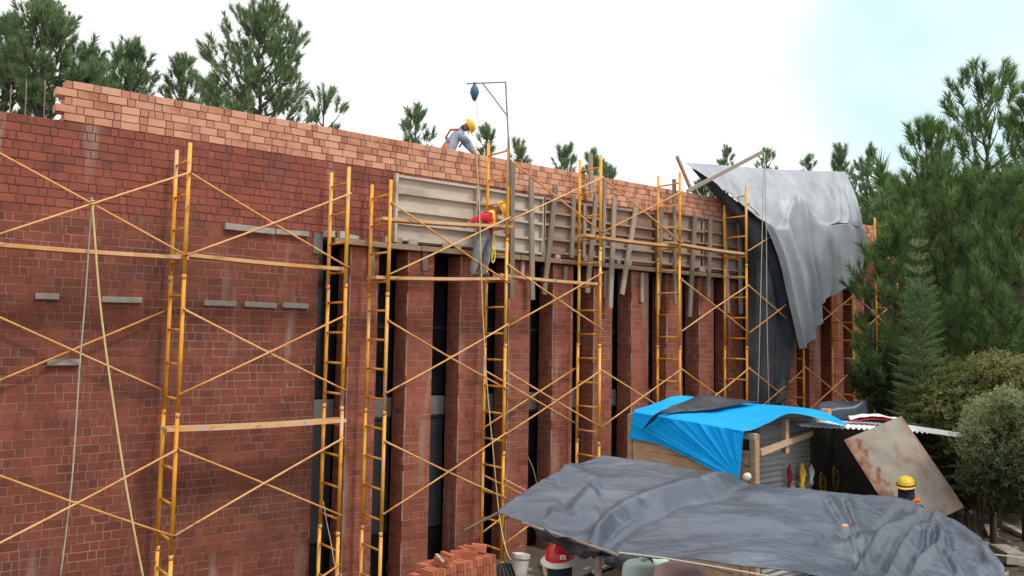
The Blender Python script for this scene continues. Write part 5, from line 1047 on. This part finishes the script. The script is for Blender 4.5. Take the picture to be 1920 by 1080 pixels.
for a in [
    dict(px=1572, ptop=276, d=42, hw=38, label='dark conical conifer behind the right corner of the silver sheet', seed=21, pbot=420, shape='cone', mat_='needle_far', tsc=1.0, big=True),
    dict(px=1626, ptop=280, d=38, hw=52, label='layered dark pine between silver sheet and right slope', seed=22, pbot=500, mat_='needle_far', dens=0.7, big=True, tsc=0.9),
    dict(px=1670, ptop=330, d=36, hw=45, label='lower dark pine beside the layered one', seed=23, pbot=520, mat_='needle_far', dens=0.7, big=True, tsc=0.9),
    dict(px=1842, ptop=148, d=22, hw=120, label='tallest pine on the right slope with upright candle tufts', seed=24, pbot=520, dens=0.75, shape='open', bare=0.35, updir=1.2),
    dict(px=1735, ptop=232, d=21, hw=78, label='pointed pine left of the tallest right pine', seed=25, pbot=480, dens=0.85, updir=1.2),
    dict(px=1932, ptop=165, d=19, hw=40, label='pine cut by the right picture edge', seed=26, pbot=460, dens=0.7, shape='open', bare=0.45),
    dict(px=1780, ptop=330, d=19.5, hw=150, label='broad dense pine filling the middle of the right slope', seed=27, pbot=700, dens=0.85),
    dict(px=1905, ptop=335, d=18, hw=120, label='broad pine at the right edge above the bushes', seed=28, pbot=720, dens=0.85),
    dict(px=1668, ptop=430, d=19, hw=86, label='rounded pine overlapping the right end of the scaffold', seed=29, pbot=740, dens=0.95),
    dict(px=1850, ptop=520, d=17, hw=95, label='low yellowish pine behind the grey green bush', seed=30, pbot=760, dens=0.9),
    dict(px=2030, ptop=330, d=22, hw=130, label='pine outside the right edge', seed=31, pbot=700, dens=0.6),
]: NT += pine(group=GRW, **a)

def fir():
    px, ptop, pbot, d, hw = 1722, 425, 800, 16.5, 74
    rr = random.Random(77); r = np.random.default_rng(77); tp = atd(px, ptop, d); bt = atd(px, pbot, d); g = ground_z(tp.x, tp.y); base = Vector((tp.x, tp.y, g - 0.1)); R0 = hw * d / F
    t = thing('fir_tree', base, 'young light green fir with bare leader tip before the pines', 'tree'); mb = MB(); mb.tube([base, Vector((tp.x, tp.y, (g + tp.z) / 2)), tp], [0.06, 0.035, 0.008], 7)
    V_, F_ = [], []
    def needles(a, b, nl):
        dv = b - a; L_ = dv.length; dv.normalize(); s = dv.cross(Vector((0, 0, 1)));
        if s.length < 1e-3: s = Vector((1, 0, 0))
        s.normalize(); n = max(2, int(L_ / 0.022))
        for i in range(n):
            p = a.lerp(b, (i + 0.5) / n)
            for sg in (-1, 1):
                tip = p + s * sg * nl * rr.uniform(0.8, 1.2) + dv * nl * 0.7 + Vector((0, 0, rr.uniform(-0.3, 0.5) * nl)); o = len(V_)
                V_.extend([tuple(p - dv * 0.008), tuple(p + dv * 0.008), tuple(tip)]); F_.append((o, o + 1, o + 2))
    zb = min(bt.z, g + 1.2); zz = zb; k = 0
    while zz < tp.z - 0.35:
        f = (zz - zb) / (tp.z - zb); nb = 9 if f < 0.75 else 6
        for i in range(nb):
            az = k * 0.7 + i * 2 * math.pi / nb + rr.uniform(-.25, .25); ln = R0 * ((1 - f) ** 0.75 * 0.95 + 0.12) * rr.uniform(0.75, 1.1); el = math.radians(4 + 42 * f)
            dr = Vector((math.cos(az) * math.cos(el), math.sin(az) * math.cos(el), math.sin(el))); a = Vector((tp.x, tp.y, zz)); e = a + dr * ln + Vector((0, 0, 0.06)); mb.tube([a, e], [0.010, 0.004], 4, False)
            needles(a.lerp(e, 0.3), e, 0.035); m_ = max(2, int(ln / 0.085)); sd = dr.cross(Vector((0, 0, 1))).normalized()
            for j in range(m_):
                s = 0.22 + 0.75 * (j + 0.5) / m_; c = a.lerp(e, s)
                for sg in (-1, 1):
                    te = c + (dr * 0.7 + sd * sg * 0.75 + Vector((0, 0, rr.uniform(-.15, .2)))) * ln * (1 - s) * 0.62 + (dr + sd * sg) * 0.04; needles(c, te, 0.032)
        zz += 0.17 if f < 0.75 else 0.26; k += 1
    for i in range(5):
        az = i * 1.25; c = tp - Vector((0, 0, 0.06 if i else 0)); e = tp + Vector((math.cos(az) * 0.16, math.sin(az) * 0.16, 0.16)); mb.tube([c, e], [0.007, 0.003], 4, False); needles(c, e, 0.022)
    mb.obj('trunk', M['bark'], t, True); link('crown', mesh_np('crown', np.array(V_), np.array(F_), M['needle_fir']), t); return len(F_)
NF = fir()

def bush(px, py, d, hwx, hwy, label, n, mat_, leaf=0.06, seed=0, name='bush', lumps=10):
    r = np.random.default_rng(seed); c = atd(px, py, d); s = d / F; Rx, Rz = hwx * s, hwy * s; g = ground_z(c.x, c.y); rr = random.Random(seed)
    t = thing(name, (c.x, c.y, g), label, 'bush'); cs = []
    wd, qa, qb = (0.85, 0.24, 0.46) if lumps >= 18 else (0.62, 0.42, 0.62)
    for k in range(lumps): cs.append((np.array([c.x + rr.uniform(-wd, wd) * Rx, c.y + rr.uniform(-wd, wd) * Rx, c.z + rr.uniform(-wd, wd) * Rz]), rr.uniform(qa, qb)))
    P, D = [], []
    per = n // lumps
    for cc, q_ in cs:
        dv = r.normal(size=(per, 3)); dv /= np.linalg.norm(dv, axis=1, keepdims=True); rad = r.uniform(0.55, 1.05, per) ** 0.5
        wob = 1 + 0.2 * r.normal(size=per) + 0.25 * np.sin(dv[:, 0] * 7 + seed) * np.cos(dv[:, 2] * 6 + seed * 2)
        P.append(cc + dv * (rad * wob)[:, None] * np.array([Rx, Rx, min(Rz, Rx * 1.2)]) * q_); D.append(dv + r.normal(size=dv.shape) * 0.7 + np.array([0, 0, 0.4]))
    P = np.concatenate(P); D = np.concatenate(D); L_ = leaf
    V0 = []; F0 = []
    for k in range(4):
        a = k * 1.7; dx = np.array([math.cos(a), math.sin(a), 0.7]); dx /= np.linalg.norm(dx); sx = np.cross(dx, [0, 0, 1]); sx /= np.linalg.norm(sx); o = len(V0); b0 = np.array([0, 0, 0.012 * k])
        V0 += [b0, b0 + dx * L_ * 0.5 + sx * L_ * 0.22, b0 + dx * L_, b0 + dx * L_ * 0.5 - sx * L_ * 0.22]; F0 += [(o, o + 1, o + 2, o + 3)]
    v, f = instances((np.array(V0), np.array(F0)), P, D, r.uniform(0.7, 1.3, len(P)), r); link('foliage', mesh_np('foliage', v, f, M[mat_]), t)
    mb = MB()
    for k in range(4):
        cc = Vector(cs[k % lumps][0]) + Vector((0.617, 0.783, 0)) * 0.5 * Rx; bk_ = Vector((0.617, 0.783, 0)) * 1.1 * Rx; mb.tube([Vector((c.x + rr.uniform(-.2, .2), c.y + rr.uniform(-.2, .2), max(g - 0.1, c.z - Rz * 0.95) if px > 1700 and py > 760 else g - 0.1)) + bk_, Vector((c.x, c.y, g)).lerp(cc, 0.5) + bk_ * 0.8, cc], [0.018, 0.012, 0.006], 5, False)
    mb.obj('stems', M['bark'], t, True)
bush(1790, 782, 16.2, 78, 66, 'olive green bush right of the young fir', 8000, 'leaf', 0.07, 1)
bush(1912, 815, 13.5, 84, 92, 'large grey green bush at the right edge', 13000, 'leaf2', 0.06, 2, lumps=26)
bush(1850, 720, 16, 80, 50, 'yellow green bush between the olive and the grey green one', 6000, 'leaf', 0.07, 3)
bush(1790, 850, 17.5, 62, 60, 'dark leafy bush in shade behind the white roof rail', 3600, 'leaf_shade', 0.075, 4)
bush(1655, 720, 19, 46, 60, 'dark shrub below the pines at the scaffold end', 3200, 'leaf_shade', 0.08, 5)
bush(1740, 735, 17.2, 44, 50, 'low shade darkened shrub at the foot of the young fir', 2600, 'leaf_shade', 0.075, 6)
bush(1905, 870, 15.5, 70, 42, 'shaded shrub hanging over the soil at the right edge', 3000, 'leaf_shade', 0.075, 7)
bush(1915, 880, 13.2, 80, 44, 'shade darkened thicket under the grey green bush', 4200, 'leaf_shade', 0.075, 8)
bush(1872, 895, 14.8, 56, 44, 'dark shrub in the hollow between plate and grey green bush', 4200, 'leaf_shade', 0.065, 12)
bush(1790, 895, 16.5, 60, 50, 'shade darkened thicket over the shaded bank', 3600, 'leaf_shade', 0.08, 9)
bush(1893, 922, 15.8, 62, 30, 'low dark shrub at the edge of the soil bank', 3000, 'leaf_shade', 0.07, 14)
bush(1850, 905, 19.5, 96, 44, 'shade darkened undergrowth far back under the pines', 4200, 'leaf_shade', 0.09, 15)
def woodland():
    r = np.random.default_rng(3); P = []
    for k in range(9500):
        X = r.uniform(25.5, 62); Y = r.uniform(4, 44)
        if Y > 0.95 * X + 2 or Y < 0.16 * X: continue
        dd = 0.617 * X + 0.783 * Y
        if dd < 24.5: continue
        top = 4.4 + dd * (0.155 + 0.03 * math.sin(X * 0.9) + 0.02 * math.sin(Y * 1.3)) * (0.55 + 0.45 * min(1, max(0, (X * 0.617 * 1.1 - Y * 0.2) / 16)))
        z_ = r.uniform(0.2, 1) ** 0.8 * top; u_, v_, _d = proj((X, Y, z_))
        if u_ < 1640 or v_ < 345 + 0.25 * max(0, 1760 - u_): continue
        P.append((X, Y, z_))
    P = np.array(P); D = r.normal(size=P.shape) * 0.6 + np.array([0, 0, 0.8]); v, f = instances(TUFT_B[0], P, D, r.uniform(2.0, 3.4, len(P)), r)
    o = link('woodland', mesh_np('woodland', v, f, M['needle'])); o['kind'] = 'stuff'
woodland()
print('TUFTS', NT, 'FIR', NF)
